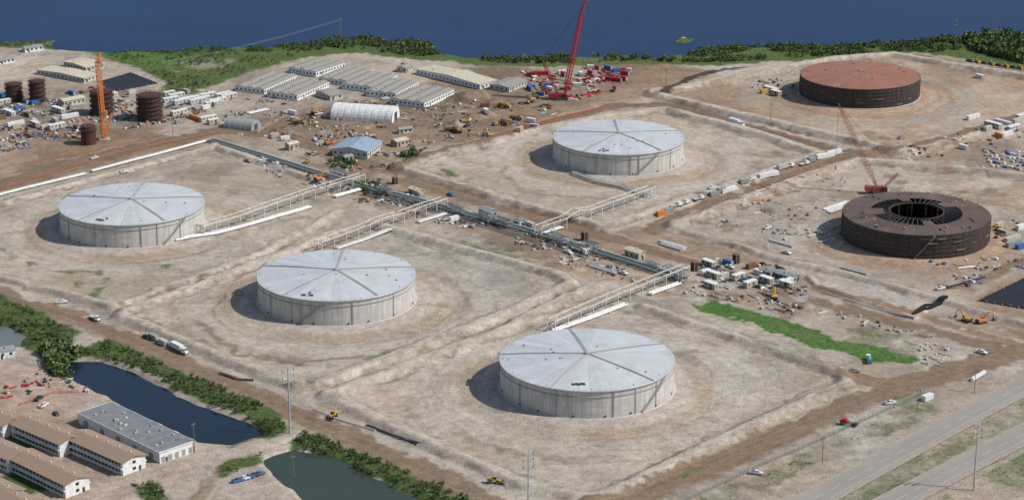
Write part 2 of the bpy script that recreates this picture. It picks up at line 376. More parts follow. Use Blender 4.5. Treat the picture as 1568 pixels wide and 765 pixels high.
stroke([(305,493),(330,522),(370,540),(440,553),(500,550),(560,548)],4,DRK*1.5,2.5,.8)
stroke([(440,552),(520,553),(590,545)],3,OLV,2,.6,.5,br=3)
stroke([(770,255),(780,278),(800,292),(850,300),(940,304)],3,DRK*1.8,2.5,.75)
for q in [[(698,662),(740,676),(775,688)],[(780,690),(830,700),(880,704),(900,698)],[(714,450),(718,470),(708,478)],[(600,388),(630,392),(655,388)],[(15,358),(40,352)],[(680,430),(706,432)],[(300,462),(330,455)],[(1040,545),(1080,540)],[(1255,235),(1180,240),(1120,235)],[(20,330),(50,335)],[(400,350),(460,335)],[(840,420),(870,425)],[(790,300),(830,290)],[(1240,545),(1265,570),(1240,590)],[(650,470),(690,470)]]:
    stroke(q,5,DRK*1.5,3,.75,br=1.5)
for q in [[(5,380),(40,398),(70,410)],[(135,460),(150,438),(165,430)],[(90,415),(180,420)],[(230,412),(260,408)],[(470,592),(490,565),(500,560)],[(680,262),(700,270)],[(1040,728),(1075,715)],[(775,380),(800,386)],[(945,480),(962,478)],[(675,255),(690,270)],[(740,370),(790,382)],[(120,432),(150,440)],[(1180,232),(1215,242)],[(560,560),(600,540)],[(690,365),(760,385),(850,412)],[(1310,505),(1400,530)],[(900,478),(940,470)],[(540,350),(580,372)]]:
    stroke(q,5,GRN*1.1,3,.85,.8,br=3.5)
poly([(1056,462),(1085,456),(1190,488),(1300,522),(1400,544),(1412,554),(1340,556),(1250,532),(1130,490),(1062,472)],BGR,1.5,1,.7)
poly([(1100,470),(1200,498),(1330,535),(1380,552),(1250,525)],OLV*.9,4,.5,.6,br=3)
poly([(1290,520),(1340,505),(1410,530),(1400,548)],OLV,5,.7,.5,br=2.5)
sh=PL(shore)
bk=[(-900,75),(0,70),(85,70),(130,78),(170,92),(215,105),(255,128),(248,146),(300,142),(350,122),(430,96),(500,84),(560,82),(640,92),(740,100),(820,102),(960,99),(1100,100),(1300,87),(1400,80),(1480,90),(1568,106),(2400,140)]
gp=[(x,y+40) for x,y in sh]+PL(bk)[::-1]
poly(gp,GRN,4,1,.8,True,True)
poly([(-900,66),(0,66),(95,70),(120,75),(60,74),(0,72),(-900,78)],GRN,4,1,.8)
poly([(250,100),(300,88),(360,92),(340,105),(280,112)],PAD*.8,6,.7,0,br=3)
poly([(120,80),(200,80),(330,86),(240,100),(180,92)],BGR*1.1,5,.6,.6)
poly([(560,66),(640,72),(680,82),(600,80)],OLV*1.2,5,.6,.6,br=3)
poly([(760,92),(880,90),(1000,86),(960,96),(800,98)],OLV,4,.6,.6,br=2)
for p in([(-100,452),(0,452),(60,478),(118,508),(112,522),(60,535),(30,530),(-100,540)],[(60,545),(110,535),(165,520),(240,552),(340,592),(432,634),(438,656),(400,672),(345,683),(395,662),(380,640),(300,610),(215,566),(150,545),(112,550),(108,575),(80,560)],[(465,660),(520,680),(640,728),(740,775),(660,775),(560,728),(490,690),(440,685)],
          [(335,712),(400,694),(412,700),(360,726),(338,730)],[(0,655),(60,665),(110,700),(60,690),(0,675)],[(0,735),(60,700),(100,715),(60,755),(0,765)],[(200,742),(240,740),(262,765),(230,770)]):
    poly(p,GRN*.85,2.5,1,.9)
poly([(1040,775),(1200,704),(1380,630),(1420,640),(1240,715),(1110,772)],OLV*.9,3,.85,.7,br=2.5)
poly([(1365,612),(1430,600),(1440,630),(1400,640)],GRN,3,.8,.8,br=1.5)
poly([(1480,722),(1520,700),(1600,680),(1700,650),(1700,720),(1568,745),(1520,738)],BGR,3,.9,.8,br=1.2)
poly([(1390,760),(1440,752),(1480,775),(1400,775)],GRN,3,.7,.8,br=2)
hw1=[(1247,765),(1420,670),(1568,590)]; hw2=[(1375,765),(1490,705),(1568,665)]
def ext(px,n=400):
    w=PL(px); a=w[0];b=w[-1]; dx,dy=b[0]-a[0],b[1]-a[1]; L=math.hypot(dx,dy); dx/=L;dy/=L
    return [(a[0]-dx*n,a[1]-dy*n)]+w+[(b[0]+dx*n,b[1]+dy*n)]
H1=ext(hw1);H2=ext(hw2)
mid=[((a[0]+b[0])/2,(a[1]+b[1])/2) for a,b in zip(H1,H2)]
for h in(H1,H2): stroke(h,22,PAD*.9,1.5,.9,None,False,True)
stroke(mid,12,GRN*1.0,3,.9,.8,True,True,br=1.2)
for q in range(330):
    px,py=random.choice([(random.uniform(0,330),random.uniform(135,215)),(random.uniform(420,820),random.uniform(150,245)),(random.uniform(520,1150),0),(random.uniform(1060,1500),0),(random.uniform(1050,1300),random.uniform(280,360)),(random.uniform(1300,1568),random.uniform(200,300))])
    if py==0: py=285+(px-520)*.28+random.uniform(-22,30) if px<1060 else 440+(px-1060)*.2+random.uniform(-30,20)
    x,y=P(px,py); i=bb([(x,y)],9); r=np.hypot(X[i]-x,(Y[i]-y))*(.6+.8*vn(X[i],Y[i],4,13)); R=random.uniform(1.5,6)
    app(i,np.clip((R-r)/1.5,0,1)*.6,random.choice([DRK*1.3,MUD,PALE,PALE*.9,BRN*.8,np.array((.3,.19,.12))]))
col=np.clip(col,.008,.75)
me=bpy.data.meshes.new('ground'); me.vertices.add(N); co=np.stack([X,Y,Z],1).astype(np.float32); me.vertices.foreach_set('co',co.ravel())
ii=(np.arange(ny-1)[:,None]*nx+np.arange(nx-1)[None,:]).ravel(); Q=np.stack([ii,ii+1,ii+nx+1,ii+nx],1).astype(np.int32); nf=len(Q)
me.loops.add(nf*4); me.loops.foreach_set('vertex_index',Q.ravel()); me.polygons.add(nf); me.polygons.foreach_set('loop_start',np.arange(nf,dtype=np.int32)*4)
me.polygons.foreach_set('use_smooth',np.ones(nf,bool)); me.update(calc_edges=True)
at=me.color_attributes.new('Col','FLOAT_COLOR','POINT'); at.data.foreach_set('color',np.concatenate([col,np.ones((N,1))],1).astype(np.float32).ravel())
av=me.attributes.new('Veg','FLOAT','POINT'); av.data.foreach_set('value',veg.astype(np.float32))
m,nt,b=base('ground_soil'); g=nt.nodes.new('ShaderNodeNewGeometry'); ps=g.outputs['Position']
a1=nt.nodes.new('ShaderNodeAttribute');a1.attribute_name='Col'; a2=nt.nodes.new('ShaderNodeAttribute');a2.attribute_name='Veg'
na=noise(nt,ps,.25,6,.7); nb=noise(nt,ps,1.1,4,.8); nc=noise(nt,ps,.07,5,.6)
f=mth(nt,'MULTIPLY_ADD',na,1.3,.37); f=mth(nt,'MULTIPLY',f,mth(nt,'MULTIPLY_ADD',nb,1.7,.15)); f=mth(nt,'MULTIPLY',f,mth(nt,'MULTIPLY_ADD',nc,.6,.7))
vgn=mth(nt,'MULTIPLY_ADD',noise(nt,ps,.5,5,.8),3.0,-.55); vm=mth(nt,'MULTIPLY_ADD',mth(nt,'SUBTRACT',vgn,1.0),a2.outputs['Fac'],1.0)
f=mth(nt,'MULTIPLY',f,vm)
vmul=nt.nodes.new('ShaderNodeVectorMath'); vmul.operation='SCALE'; nt.links.new(a1.outputs['Color'],vmul.inputs[0]); nt.links.new(f,vmul.inputs['Scale'])
nt.links.new(vmul.outputs[0],b.inputs['Base Color']); b.inputs['Roughness'].default_value=.95; b.inputs['Specular IOR Level'].default_value=.1
bp=nt.nodes.new('ShaderNodeBump'); bp.inputs['Strength'].default_value=.7; bp.inputs['Distance'].default_value=.6; nt.links.new(mth(nt,'ADD',nb,na),bp.inputs['Height']); nt.links.new(bp.outputs[0],b.inputs['Normal'])
me.materials.append(m); go=bpy.data.objects.new('ground',me); sc.collection.objects.link(go)
# ---------- water
def water(name,colr,pts,z,rs,sc1=.12,spec=.5):
    m,nt,b=base(name+'_mat'); g=nt.nodes.new('ShaderNodeNewGeometry')
    mp=nt.nodes.new('ShaderNodeMapping'); nt.links.new(g.outputs['Position'],mp.inputs[0]); mp.inputs['Scale'].default_value=(.6,1.4,1)
    n=noise(nt,mp.outputs[0],.5,5,.6); n2_=noise(nt,mp.outputs[0],.012,5,.65)
    c=mixc(nt,n2_,tuple(x*.5 for x in colr),tuple(x*1.5 for x in colr)); c=mixc(nt,mth(nt,'MULTIPLY',n,.35),c,tuple(x*1.5 for x in colr)); nt.links.new(c,b.inputs['Base Color'])
    b.inputs['Specular IOR Level'].default_value=spec
    b.inputs['Roughness'].default_value=rs; bp=nt.nodes.new('ShaderNodeBump'); bp.inputs['Strength'].default_value=.5; bp.inputs['Distance'].default_value=sc1; nt.links.new(n,bp.inputs['Height']); nt.links.new(bp.outputs[0],b.inputs['Normal'])
    me=bpy.data.meshes.new(name); me.from_pydata([(x,y,z) for x,y in pts],[],[tuple(range(len(pts)))]); me.materials.append(m); o=bpy.data.objects.new(name,me); sc.collection.objects.link(o)
    return o
water('lake_water',(.004,.024,.078),[(-8800,1450),(8800,1450),(8800,7500),(-8800,7500)],-1.6,.35,.6,.15)
def bbx(p,m=8):
    a=np.array(p); return [(a[:,0].min()-m,a[:,1].min()-m),(a[:,0].max()+m,a[:,1].min()-m),(a[:,0].max()+m,a[:,1].max()+m),(a[:,0].min()-m,a[:,1].max()+m)]
water('pond_water',(.008,.017,.028),bbx(pond1),-1.4,.15,.05,.3)
water('pond_water',(.035,.05,.032),bbx(pond2),-1.4,.15,.05,.3)
water('pond_water',(.14,.15,.13),bbx(pond3),-1.4,.12,.03)
# ---------- highways
m,nt,b=base('asphalt'); g=nt.nodes.new('ShaderNodeNewGeometry'); n=noise(nt,g.outputs['Position'],.3,6,.7); n_=noise(nt,g.outputs['Position'],.04,4,.6)
nt.links.new(mixc(nt,mth(nt,'MULTIPLY_ADD',n_,.6,mth(nt,'MULTIPLY',n,.5)),(.19,.175,.155),(.35,.32,.285)),b.inputs['Base Color']); b.inputs['Roughness'].default_value=.9; M['asphalt']=m
mat('road_marking',(.55,.53,.47)); mat('marking_yellow',(.45,.37,.17)); mat('gravel',(.34,.285,.23))
def dens(pts,step=6):
    out=[]
    for a,c in zip(pts,pts[1:]):
        L=math.hypot(c[0]-a[0],c[1]-a[1]); n=max(1,int(L/step))
        for i in range(n): out.append((a[0]+(c[0]-a[0])*i/n,a[1]+(c[1]-a[1])*i/n))
    return out+[pts[-1]]
def strip(bd,part,mt,pts,o1,o2,z):
    A=offs(pts,o1);C=offs(pts,o2); v=[]
    for a,c in zip(A,C): v+=[(a[0],a[1],z),(c[0],c[1],z)]
    n=len(pts); bd.add(part,mt,v,[(2*i,2*i+1,2*i+3,2*i+2) for i in range(n-1)])
for Hh in(H1,H2):
    bd=B(); pts=dens(Hh); strip(bd,'carriageway','asphalt',pts,-5.5,5.5,.62)
    strip(bd,'shoulder','gravel',pts,-5.5,-8.0,.616); strip(bd,'shoulder','gravel',pts,7.4,5.5,.616)
    strip(bd,'edge_line','road_marking',pts,-4.4,-4.24,.626); strip(bd,'edge_line','marking_yellow',pts,4.24,4.4,.626)
    for i in range(0,len(pts)-1,2): strip(bd,'lane_dashes','road_marking',pts[i:i+2],-.08,.08,.626)
    put(bd,'highway',(0,0,0),0,False)
# ---------- TANKS
def white_tank(i,rot,stair):
    cx,cy=TC[i]; b=B(); R=TR; h=TANKH
    b.revolve('shell','tank_wall',[(R,-1.2),(R,h-1.0)],120)
    b.revolve('roof','tank_roof',[(.3,h+2.5),(10,h+2.1),(20,h+1.6),(30,h+.95),(R+.25,h)],120)
    b.revolve('rim','galv',[(R+.02,h-1.0),(R+.35,h-1.0),(R+.35,h-.1),(R+.25,h-.02)],120)
    b.revolve('base_ring','concrete',[(R,.3),(R+1,.3),(R+1.2,-1)],120)
    for zz in (h*.78,): b.revolve('stiffener','grey_steel',[(R,zz-.15),(R+.35,zz-.15),(R+.35,zz+.1),(R,zz+.1)],120)
    def rz_(r): 
        return np.interp(r,[0,10,20,30,R],[h+2.5,h+2.1,h+1.6,h+.95,h])
    for k in range(5):
        a=rot+k*2*math.pi/5
        for r0,r1 in((.5,20),(20,30),(30,R)):
            for o in(-.45,.45):
                ox,oy=-math.sin(a)*o,math.cos(a)*o
                b.beam('roof_walkway','grey_roof',(r0*math.cos(a)+ox,r0*math.sin(a)+oy,rz_(r0)+.12),(r1*math.cos(a)+ox,r1*math.sin(a)+oy,rz_(r1)+.12),.2)
    b.revolve('roof_vent','galv',[(0.01,h+3.6),(1.2,h+3.3),(1.2,h+2.3)],16)
    rr=random.Random(i)
    for k in range(12):
        a=2*math.pi*k/12+rr.uniform(-.1,.1); r=R-1.5; b.tube('roof_fittings','galv',(r*math.cos(a),r*math.sin(a),h),(r*math.cos(a),r*math.sin(a),h+.7),.25,8)
    for k in range(9):
        a=rr.uniform(0,6.28); r=rr.uniform(6,36); b.box('roof_hatches',rr.choice(['grey_roof','galv','galv']),(r*math.cos(a),r*math.sin(a),rz_(r)+.2),(1.1,.9,.5),a)
    for k in range(5):
        a=rot+2.75+k*.035; r=33+rr.uniform(-1,3); b.box('roof_equipment','dark_steel',(r*math.cos(a),r*math.sin(a),rz_(r)+.2),(1.9,.9,.4),a+rr.uniform(-.5,.5))
    a0=1.2+rot
    for k in range(14):
        a=a0+k*.015; b.beam('rim_platform','grey_steel',((R+.5)*math.cos(a),(R+.5)*math.sin(a),h-.3),((R+.5)*math.cos(a),(R+.5)*math.sin(a),h+1.2),.14)
    b.box('rim_platform','grey_steel',((R+.8)*math.cos(a0+.1),(R+.8)*math.sin(a0+.1),h+.1),(1.4,9,.15),a0+.1)
    for k in range(90):
        a=2*math.pi*k/90; b.beam('rim_handrail','galv',((R+.2)*math.cos(a),(R+.2)*math.sin(a),h-.1),((R+.2)*math.cos(a),(R+.2)*math.sin(a),h+.9),.07)
    n=30
    for k in range(n):
        a=stair+k*.013; z=.4+(h-.6)*k/n; r=R+.7
        b.box('stair','grey_steel',(r*math.cos(a),r*math.sin(a),z),(1.1,.55,.12),a)
        if k%3==0: b.beam('stair_rail','galv',((r+.55)*math.cos(a),(r+.55)*math.sin(a),z),((r+.55)*math.cos(a),(r+.55)*math.sin(a),z+1.2),.1)
    for z in(.9,1.6):
        b.beam('stair_rail','galv',((R+1.25)*math.cos(stair),(R+1.25)*math.sin(stair),z),((R+1.25)*math.cos(stair+n*.013),(R+1.25)*math.sin(stair+n*.013),h+z-.4),.12)
    for a in (-2.45,-1.95,-1.3,-.72,stair-.08):
        b.tube('downpipe','grey_steel',((R+.3)*math.cos(a),(R+.3)*math.sin(a),0),((R+.3)*math.cos(a),(R+.3)*math.sin(a),h-.4),.16,6)
    for k in range(8):
        a=-2.9+k*.37+rr.uniform(-.08,.08); b.tube('manway','dark_steel',((R-.1)*math.cos(a),(R-.1)*math.sin(a),1.2),((R+.4)*math.cos(a),(R+.4)*math.sin(a),1.2),.45,12)
    o=put(b,'white_storage_tank',(cx,cy,.75))
    for c in o.children:
        if c.name.split('.')[0] in('shell','roof','rim','base_ring'): c.data.polygons.foreach_set('use_smooth',[True]*len(c.data.polygons))
white_tank(0,1.55,-1.0); white_tank(1,1.55,-2.0); white_tank(2,1.75,-.95); white_tank(3,1.6,-1.35)
def rust_shell(b,R,h):
    b.revolve('shell','rust_wall',[(R,-1.2),(R,h)],120)
    for z in np.arange(1.5,h+.1,2.4): b.revolve('wind_girder','dark_rust',[(R,z-.1),(R+.4,z-.1),(R+.4,z+.1),(R,z+.1)],120)
    for k in range(60):
        a=2*math.pi*k/60; b.beam('scaffold_post','dark_steel',((R+.45)*math.cos(a),(R+.45)*math.sin(a),0),((R+.45)*math.cos(a),(R+.45)*math.sin(a),h+1),.13)
    for k in range(40):
        a=random.uniform(0,6.28); z=random.choice(np.arange(1.5,h,2.4)); b.box('scaffold_boards',random.choice(['wood','grey_steel','rust']),((R+.6)*math.cos(a),(R+.6)*math.sin(a),z+.25),(.6,random.uniform(2,6),.1),a)
def rust_tank():
    cx,cy=TC[4]; b=B(); R=TR; h=TANKH; rust_shell(b,R,h)
    b.revolve('roof','rust_roof',[(.3,h+2.4),(10,h+2.1),(20,h+1.6),(30,h+.95),(R+.4,h)],120)
    for k in range(5):
        a=1.6+2*math.pi*k/5; b.beam('roof_rib','grey_roof',(1*math.cos(a),math.sin(a),h+2.5),(R*math.cos(a),R*math.sin(a),h+.2),.28)
    b.revolve('top_rail','grey_steel',[(R+.5,h+1),(R+.6,h+1),(R+.6,h+1.15),(R+.5,h+1.15)],96)
    b.revolve('base_ring','concrete',[(R,.3),(R+1.4,.3),(R+1.6,-1)],96)
    b.revolve('roof_vent','grey_steel',[(0.01,h+3.6),(1,h+3.4),(1,h+2.3)],12)
    for k in range(10):
        a=random.uniform(0,6.28); r=random.uniform(8,34); b.box('roof_hatches','grey_roof',(r*math.cos(a),r*math.sin(a),h+1.5+.1),(1.5,1,1.2),a)
    put(b,'rusty_storage_tank',(cx,cy,.75))
rust_tank()
def open_tank():
    cx,cy=TC[5]; b=B(); R=TR; h=TANKH; rust_shell(b,R,h)
    b.revolve('inner_shell','rust_wall',[(R-.3,h),(R-.3,0)],120)
    b.revolve('floor','dark_rust',[(R-.4,.3),(.05,.3)],64)
    b.revolve('roof_ring','rust_deck',[(25,h+.9),(R+.3,h+.05)],120)
    b.revolve('roof_ring_underside','dark_rust',[(R-.4,h-.3),(25,h+.5),(25,h+.9)],120)
    for k in range(48):
        a=2*math.pi*k/48; c,s=math.cos(a),math.sin(a)
        b.beam('rafter','dark_steel',(25*c,25*s,h+.6),(15*c,15*s,h+1.2),.4)
        if k%4==0: b.tube('column','dark_rust',(15*c,15*s,.3),(15*c,15*s,h+1.2),.35,8); b.tube('column','dark_rust',(27*c,27*s,.3),(27*c,27*s,h+.3),.35,8)
        if k in(3,4,5,12,13,22,23,24,25,36,37):
            a2=a+2*math.pi/48; b.add('roof_plates','rust_deck',[(25*c,25*s,h+.9),(25*math.cos(a2),25*math.sin(a2),h+.9),(18*math.cos(a2),18*math.sin(a2),h+1.4),(18*c,18*s,h+1.4)],[(0,1,2,3)])
    b.revolve('inner_girder','dark_rust',[(14.6,h+.8),(14.6,h+1.5),(15.2,h+1.5),(15.2,h+.8)],64)
    for k in range(34):
        a=random.uniform(0,6.28); r=random.uniform(27,38); b.box('roof_fittings',random.choice(['grey_roof','rust','orange_paint','dark_steel','dark_steel','wood']),(r*math.cos(a),r*math.sin(a),h+.9),(random.uniform(.6,2),.7,.6),a)
    for k in range(18):
        a=-1.75+k*.015; z=.4+h*k/18; b.box('stair','off_white',((R+1)*math.cos(a),(R+1)*math.sin(a),z),(1.1,.6,.15),a)
    put(b,'unfinished_storage_tank',(cx,cy,.75))
open_tank()
# ---------- buildings
def frame(l,t,r,z):
    a=P(*l,z);b_=P(*t,z);c=P(*r,z)
    L=math.hypot(b_[0]-a[0],b_[1]-a[1]);W=math.hypot(c[0]-b_[0],c[1]-b_[1]); ang=math.atan2(b_[1]-a[1],b_[0]-a[0])
    if W>L: ang=math.atan2(c[1]-b_[1],c[0]-b_[0])+math.pi/2
    return ((a[0]+c[0])/2,(a[1]+c[1])/2),L,W,ang
def building(name,c,L,W,h,ang,roof='camp_roof',wall='white_paint',rise=1.5,rows=1,flat=False,step=3.5,mod=0):
    b=B(); b.box('walls',wall,(0,0,h/2-.5),(L,W,h+1))
    if flat:
        b.box('roof',roof,(0,0,h+.12),(L+.4,W+.4,.24))
        for s in(-1,1): b.box('parapet',wall,(s*(L/2+.3),0,h+.1),(.2,W+.8,.5)); b.box('parapet',wall,(0,s*(W/2+.3),h+.1),(L+.4,.2,.5))
        for k in range(int(L*W/60)+1):
            b.box('roof_units',random.choice(['galv','grey_roof','off_white']),(random.uniform(-.42,.42)*L,random.uniform(-.4,.4)*W,h+.5),(random.uniform(.6,1.8),1.0,.6))
        for k in range(1,int(W/6)): b.box('roof_seams','grey_roof',(0,-W/2+6*k,h+.26),(L,.2,.05))
    else:
        if mod:
            nm=max(1,round(W/mod)); w=W/nm
            for k in range(nm):
                bb_=B(); bb_.gable('roof',roof,L,w,h,rise,.15 if nm>1 else .4,.2,wall)
                for part,(V,Fc,Mi) in bb_.p.items():
                    b.add(part,Mi[0],[(x,y-W/2+w*(k+.5),z) for x,y,z in V],Fc)
        else: b.gable('roof',roof,L,W,h,rise,.5,.2,wall)
        for k in range(max(1,int(L/8))):
            b.box('roof_vents','galv',(-L/2+L*(k+.5)/max(1,int(L/8)),random.uniform(-.3,.3)*W,h+rise*.8+.3),(.7,.7,.9))
    for r in range(rows):
        z=h*(r+.55)/rows; n=int(L/step)
        for k in range(n):
            x=-L/2+L*(k+.5)/n
            for s in(-1,1): b.box('windows','glass',(x,s*(W/2+.02),z),(1.5,.08,min(1.2,h/rows*.5)))
        n=max(1,int(W/step))
        for k in range(n):
            for s in(-1,1): b.box('windows','glass',(s*(L/2+.02),-W/2+W*(k+.5)/n,z),(.08,1.3,min(1.2,h/rows*.5)))
    if not rows:
        for k in range(5): b.box('loading_doors','grey_steel',(-L/2-.03,-W/2+W*(k+.5)/5,1.6),(.1,3,3)); b.box('loading_doors','grey_steel',(L*(.2*k-.4),-W/2-.03,1.4),(2,.1,2.6))
    b.box('door','dark_steel',(L/2+.03,W*.12,1.05),(.1,1.1,2.1)); b.box('door','dark_steel',(-L*.3,-W/2-.03,1.05),(1.1,.1,2.1))
    put(b,name,(c[0],c[1],hz(*c)+.1),ang)
for l,t,r in [((358,130),(420,107),(457,117)),((408,139),(468,117),(505,128)),((437,103),(490,88),(533,97)),((487,117),(538,98),(572,108)),((522,127),(572,107),(610,117)),((560,137),(605,117),(642,127)),((598,149),(655,127),(695,140))]:
    c,L,W,a=frame(l,t,r,3.5); building('camp_dormitory',c,L*.9,W*.88,3.6,a+.06,'camp_roof','white_paint',.8,1,False,3,mod=8)
c,L,W,a=frame((642,106),(660,98),(757,121),4); building('camp_dormitory',c,L,W,3.5,a,'beige_roof','white_paint',1.5,1)
for l,t,r in [((752,130),(780,119),(805,125)),((487,141),(500,136),(522,144)),((690,112),(708,106),(722,110)),((60,108),(75,101),(147,114)),((610,103),(620,98),(630,101)),((105,96),(118,88),(152,97))]:
    c,L,W,a=frame(l,t,r,3); building('site_office_building',c,L,W,3.2,a,random.choice(['camp_roof','grey_roof','beige_roof']),'off_white',1,1)
c,L,W,a=frame((517,226),(540,210),(577,221),4); building('blue_roof_workshop',c,L,W,4.5,a,'blue_roof','off_white',2,1)
for px,py,L,W,hh,wall,roof,aa in [(637,297,9,4,3,'beige_wall','beige_roof',-.85),(972,396,11,5,4.5,'beige_wall','beige_roof',-.85),(447,229,7,5,4,'beige_wall','beige_roof',.7),(747,332,9,6,4.5,'grey_steel','grey_roof',-.85),(612,222,9,7,3.5,'beige_wall','beige_roof',.7),(1178,421,8,6,3,'off_white','grey_roof',-.9),(1205,427,13,6,3,'grey_steel','grey_roof',-.8),(50,78,14,6,3,'white_paint','grey_roof',.6),(8,96,12,7,3,'white_paint','camp_roof',.6),(110,160,16,8,4,'off_white','beige_roof',.7),(620,203,9,4,3,'off_white','camp_roof',.4),(532,246,6,4,3,'beige_wall','grey_roof',.7),(795,345,5,4,3,'off_white','grey_roof',-.85)]:
    building('equipment_shelter',P(px,py),L,W,hh,aa,roof,wall,.8,1,False,3)
def arch(name,p0,p1,W,Hh,skin,ribs):
    b=B(); L=math.hypot(p1[0]-p0[0],p1[1]-p0[1]); ang=math.atan2(p1[1]-p0[1],p1[0]-p0[0]); n=16;seg=ribs
    v=[];f=[]
    for i in range(seg+1):
        for k in range(n+1):
            a=math.pi*k/n; bulge=1+ (.012 if i%2 else 0); v.append((-L/2+L*i/seg,math.cos(a)*W/2*bulge,max(0,math.sin(a))**.75*Hh*bulge))
    for i in range(seg):
        for k in range(n): q=i*(n+1)+k; f.append((q,q+n+1,q+n+2,q+1))
    b.add('skin',skin,v,f)
    for s,i in((-1,0),(1,seg)):
        e=[v[i*(n+1)+k] for k in range(n+1)]; b.add('end_wall',skin,e,[tuple(range(n+1)) if s<0 else tuple(range(n,-1,-1))])
        b.box('door','dark_steel' if s>0 else 'grey_steel',(s*(L/2+.05),0,Hh*.3),(.12,W*.35,Hh*.6))
    for i in range(0,seg+1,2):
        for k in range(n): 
            A=v[i*(n+1)+k];C=v[i*(n+1)+k+1]; b.beam('ribs','off_white',(A[0],A[1]*1.01,A[2]*1.01),(C[0],C[1]*1.01,C[2]*1.01),.12)
    c=((p0[0]+p1[0])/2,(p0[1]+p1[1])/2); put(b,name,(c[0],c[1],hz(*c)),ang)
arch('white_fabric_shelter',P(513,178),P(606,184),18,9,'white_paint',18)
arch('quonset_hut',P(350,193),P(392,198),12,6,'grey_steel',10)
def dorm(l,r,W=12,h=6.0):
    a=P(*l,h);c=P(*r,h); L=math.hypot(c[0]-a[0],c[1]-a[1]); ang=math.atan2(c[1]-a[1],c[0]-a[0]); ce=((a[0]+c[0])/2,(a[1]+c[1])/2)
    b=B(); b.box('walls','white_paint',(0,0,h/2-.5),(L,W,h+1)); b.gable('roof','brown_roof',L,W,h,1.6,.9,.3,'off_white')
    for s in(-1,1):
        for z in(1.7,4.6):
            b.box('window_band','dark_steel',(0,s*(W/2+.03),z),(L-3.4,.1,1.3))
            n=int(L/2.6)
            for k in range(n): b.box('window_mullions','off_white',(-L/2+1.7+(L-3.4)*(k+.5)/n,s*(W/2+.1),z),(.5,.14,1.32))
        b.box('balcony','white_paint',(0,s*(W/2+.35),3.15),(L,.7,.5))
        for z in(1.7,4.6): b.box('end_windows','glass',(s*(L/2+.03),0,z),(.1,1.6,1.3))
        b.box('end_door','dark_steel',(s*(L/2+.03),3,1.1),(.1,1.2,2.2))
    for k in range(5): b.box('roof_vents','off_white',(-L/2+L*(k+.5)/5,1.5,h+1.7),(.7,.7,.9))
    put(b,'dormitory_block',(ce[0],ce[1],hz(*ce)),ang)
for l,r in [((34,642),(108,673)),((118,664),(205,702)),((30,693),(118,735)),((-60,660),(30,697)),((-70,715),(18,755)),((-50,620),(20,645)),((-90,760),(-5,800)),((0,750),(70,790))]: dorm(l,r)
c,L,W,a=frame((125,634),(165,614),(290,673),5); building('flat_roof_warehouse',c,L,W,5,a,'asphalt_roof','white_paint',0,0,True)
building('small_white_house',P(8,545),8,6,4,.5,'grey_roof','white_paint',1,1)
# ---------- process vessels
def vessel(px,py,r,h,plats=5):
    b=B(); b.tube('shell','maroon',(0,0,0),(0,0,h),r,28)
    for k in range(plats):
        z=h*(k+.8)/plats
        b.revolve('platform','dark_steel',[(r,z),(r+1.1,z),(r+1.1,z+.2),(r,z+.2)],24)
        for q in range(16):
            a=2*math.pi*q/16; b.beam('handrail','dark_rust',((r+1.05)*math.cos(a),(r+1.05)*math.sin(a),z-h/plats+.2 if k else 0),((r+1.05)*math.cos(a),(r+1.05)*math.sin(a),z+1.1),.12)
        b.revolve('handrail','dark_steel',[(r+1.0,z+1.1),(r+1.1,z+1.1),(r+1.1,z+1.25),(r+1.0,z+1.25)],24)
    for k in range(5): b.tube('top_nozzle','rust',(r*.5*math.cos(k*1.3),r*.5*math.sin(k*1.3),h),(r*.5*math.cos(k*1.3),r*.5*math.sin(k*1.3),h+.8),.4,8)
    x,y=P(px,py); put(b,'process_vessel',(x,y,hz(x,y)))
vessel(22,154,5,12,4); vessel(58,156,4.8,15,5); vessel(157,174,7,16,5); vessel(230,183,7.5,17,6); vessel(136,220,4.5,12,1)
for px,py,r,h in[(605,281,1.8,4),(895,368,2,5),(1063,414,2,5),(1127,402,2,5),(1178,424,1.5,3)]:
    x,y=P(px,py); b=B(); b.tube('shell','maroon',(0,0,0),(0,0,h),r,16); b.revolve('top_rim','rust',[(r,h-.2),(r+.2,h-.2),(r+.2,h+.1),(0.01,h+.5)],16); b.box('ladder','grey_steel',(0,-r-.15,h/2),(.5,.2,h)); put(b,'red_storage_vessel',(x,y,hz(x,y)))
# ---------- cranes
def crawler(b,mt='red_paint'):
    for s in(-1,1):
        b.box('tracks','dark_steel',(0,s*3,.9),(9,1.3,1.5))
        for e in(-1,1): b.tube('tracks','dark_steel',(e*4.5,s*3-.65,.9),(e*4.5,s*3+.65,.9),.75,12)
    b.box('carbody','dark_steel',(0,0,1.2),(4,5,1)); b.box('house',mt,(-2,0,3),(9,3.4,2.4)); b.box('counterweight',mt,(-7.2,0,3),(2.2,5,2.6)); b.box('cab','glass',(3.3,-2.1,3.0),(2.2,1.4,2.2)); b.box('cab',mt,(3.3,-2.1,4.25),(2.4,1.6,.3))
x,y=P(858,152); b=B(); crawler(b)
tip=(15,-2,66); b.lattice('boom','red_paint',(3,0,3),tip,2.5,26,.34)
b.lattice('mast','red_paint',(-2,0,4),(-12,0,27),1.8,9,.22)
for o in(-.6,.6):
    b.beam('pendant','dark_steel',(-12,o,27),tip,.13); b.beam('pendant','dark_steel',(-12,o,27),(-7,o,4),.12)
b.beam('hoist_line','dark_steel',tip,(15,-2,24),.12); b.box('hook_block','yellow_paint',(15,-2,23),(1,.6,2)); b.lattice('jib_head','red_paint',tip,(17,-2,69),1.5,2,.3)
put(b,'crawler_crane',(x,y,hz(x,y)))
x,y=P(1346,296); b=B(); crawler(b,'faded_red')
top=(-25,8,52)
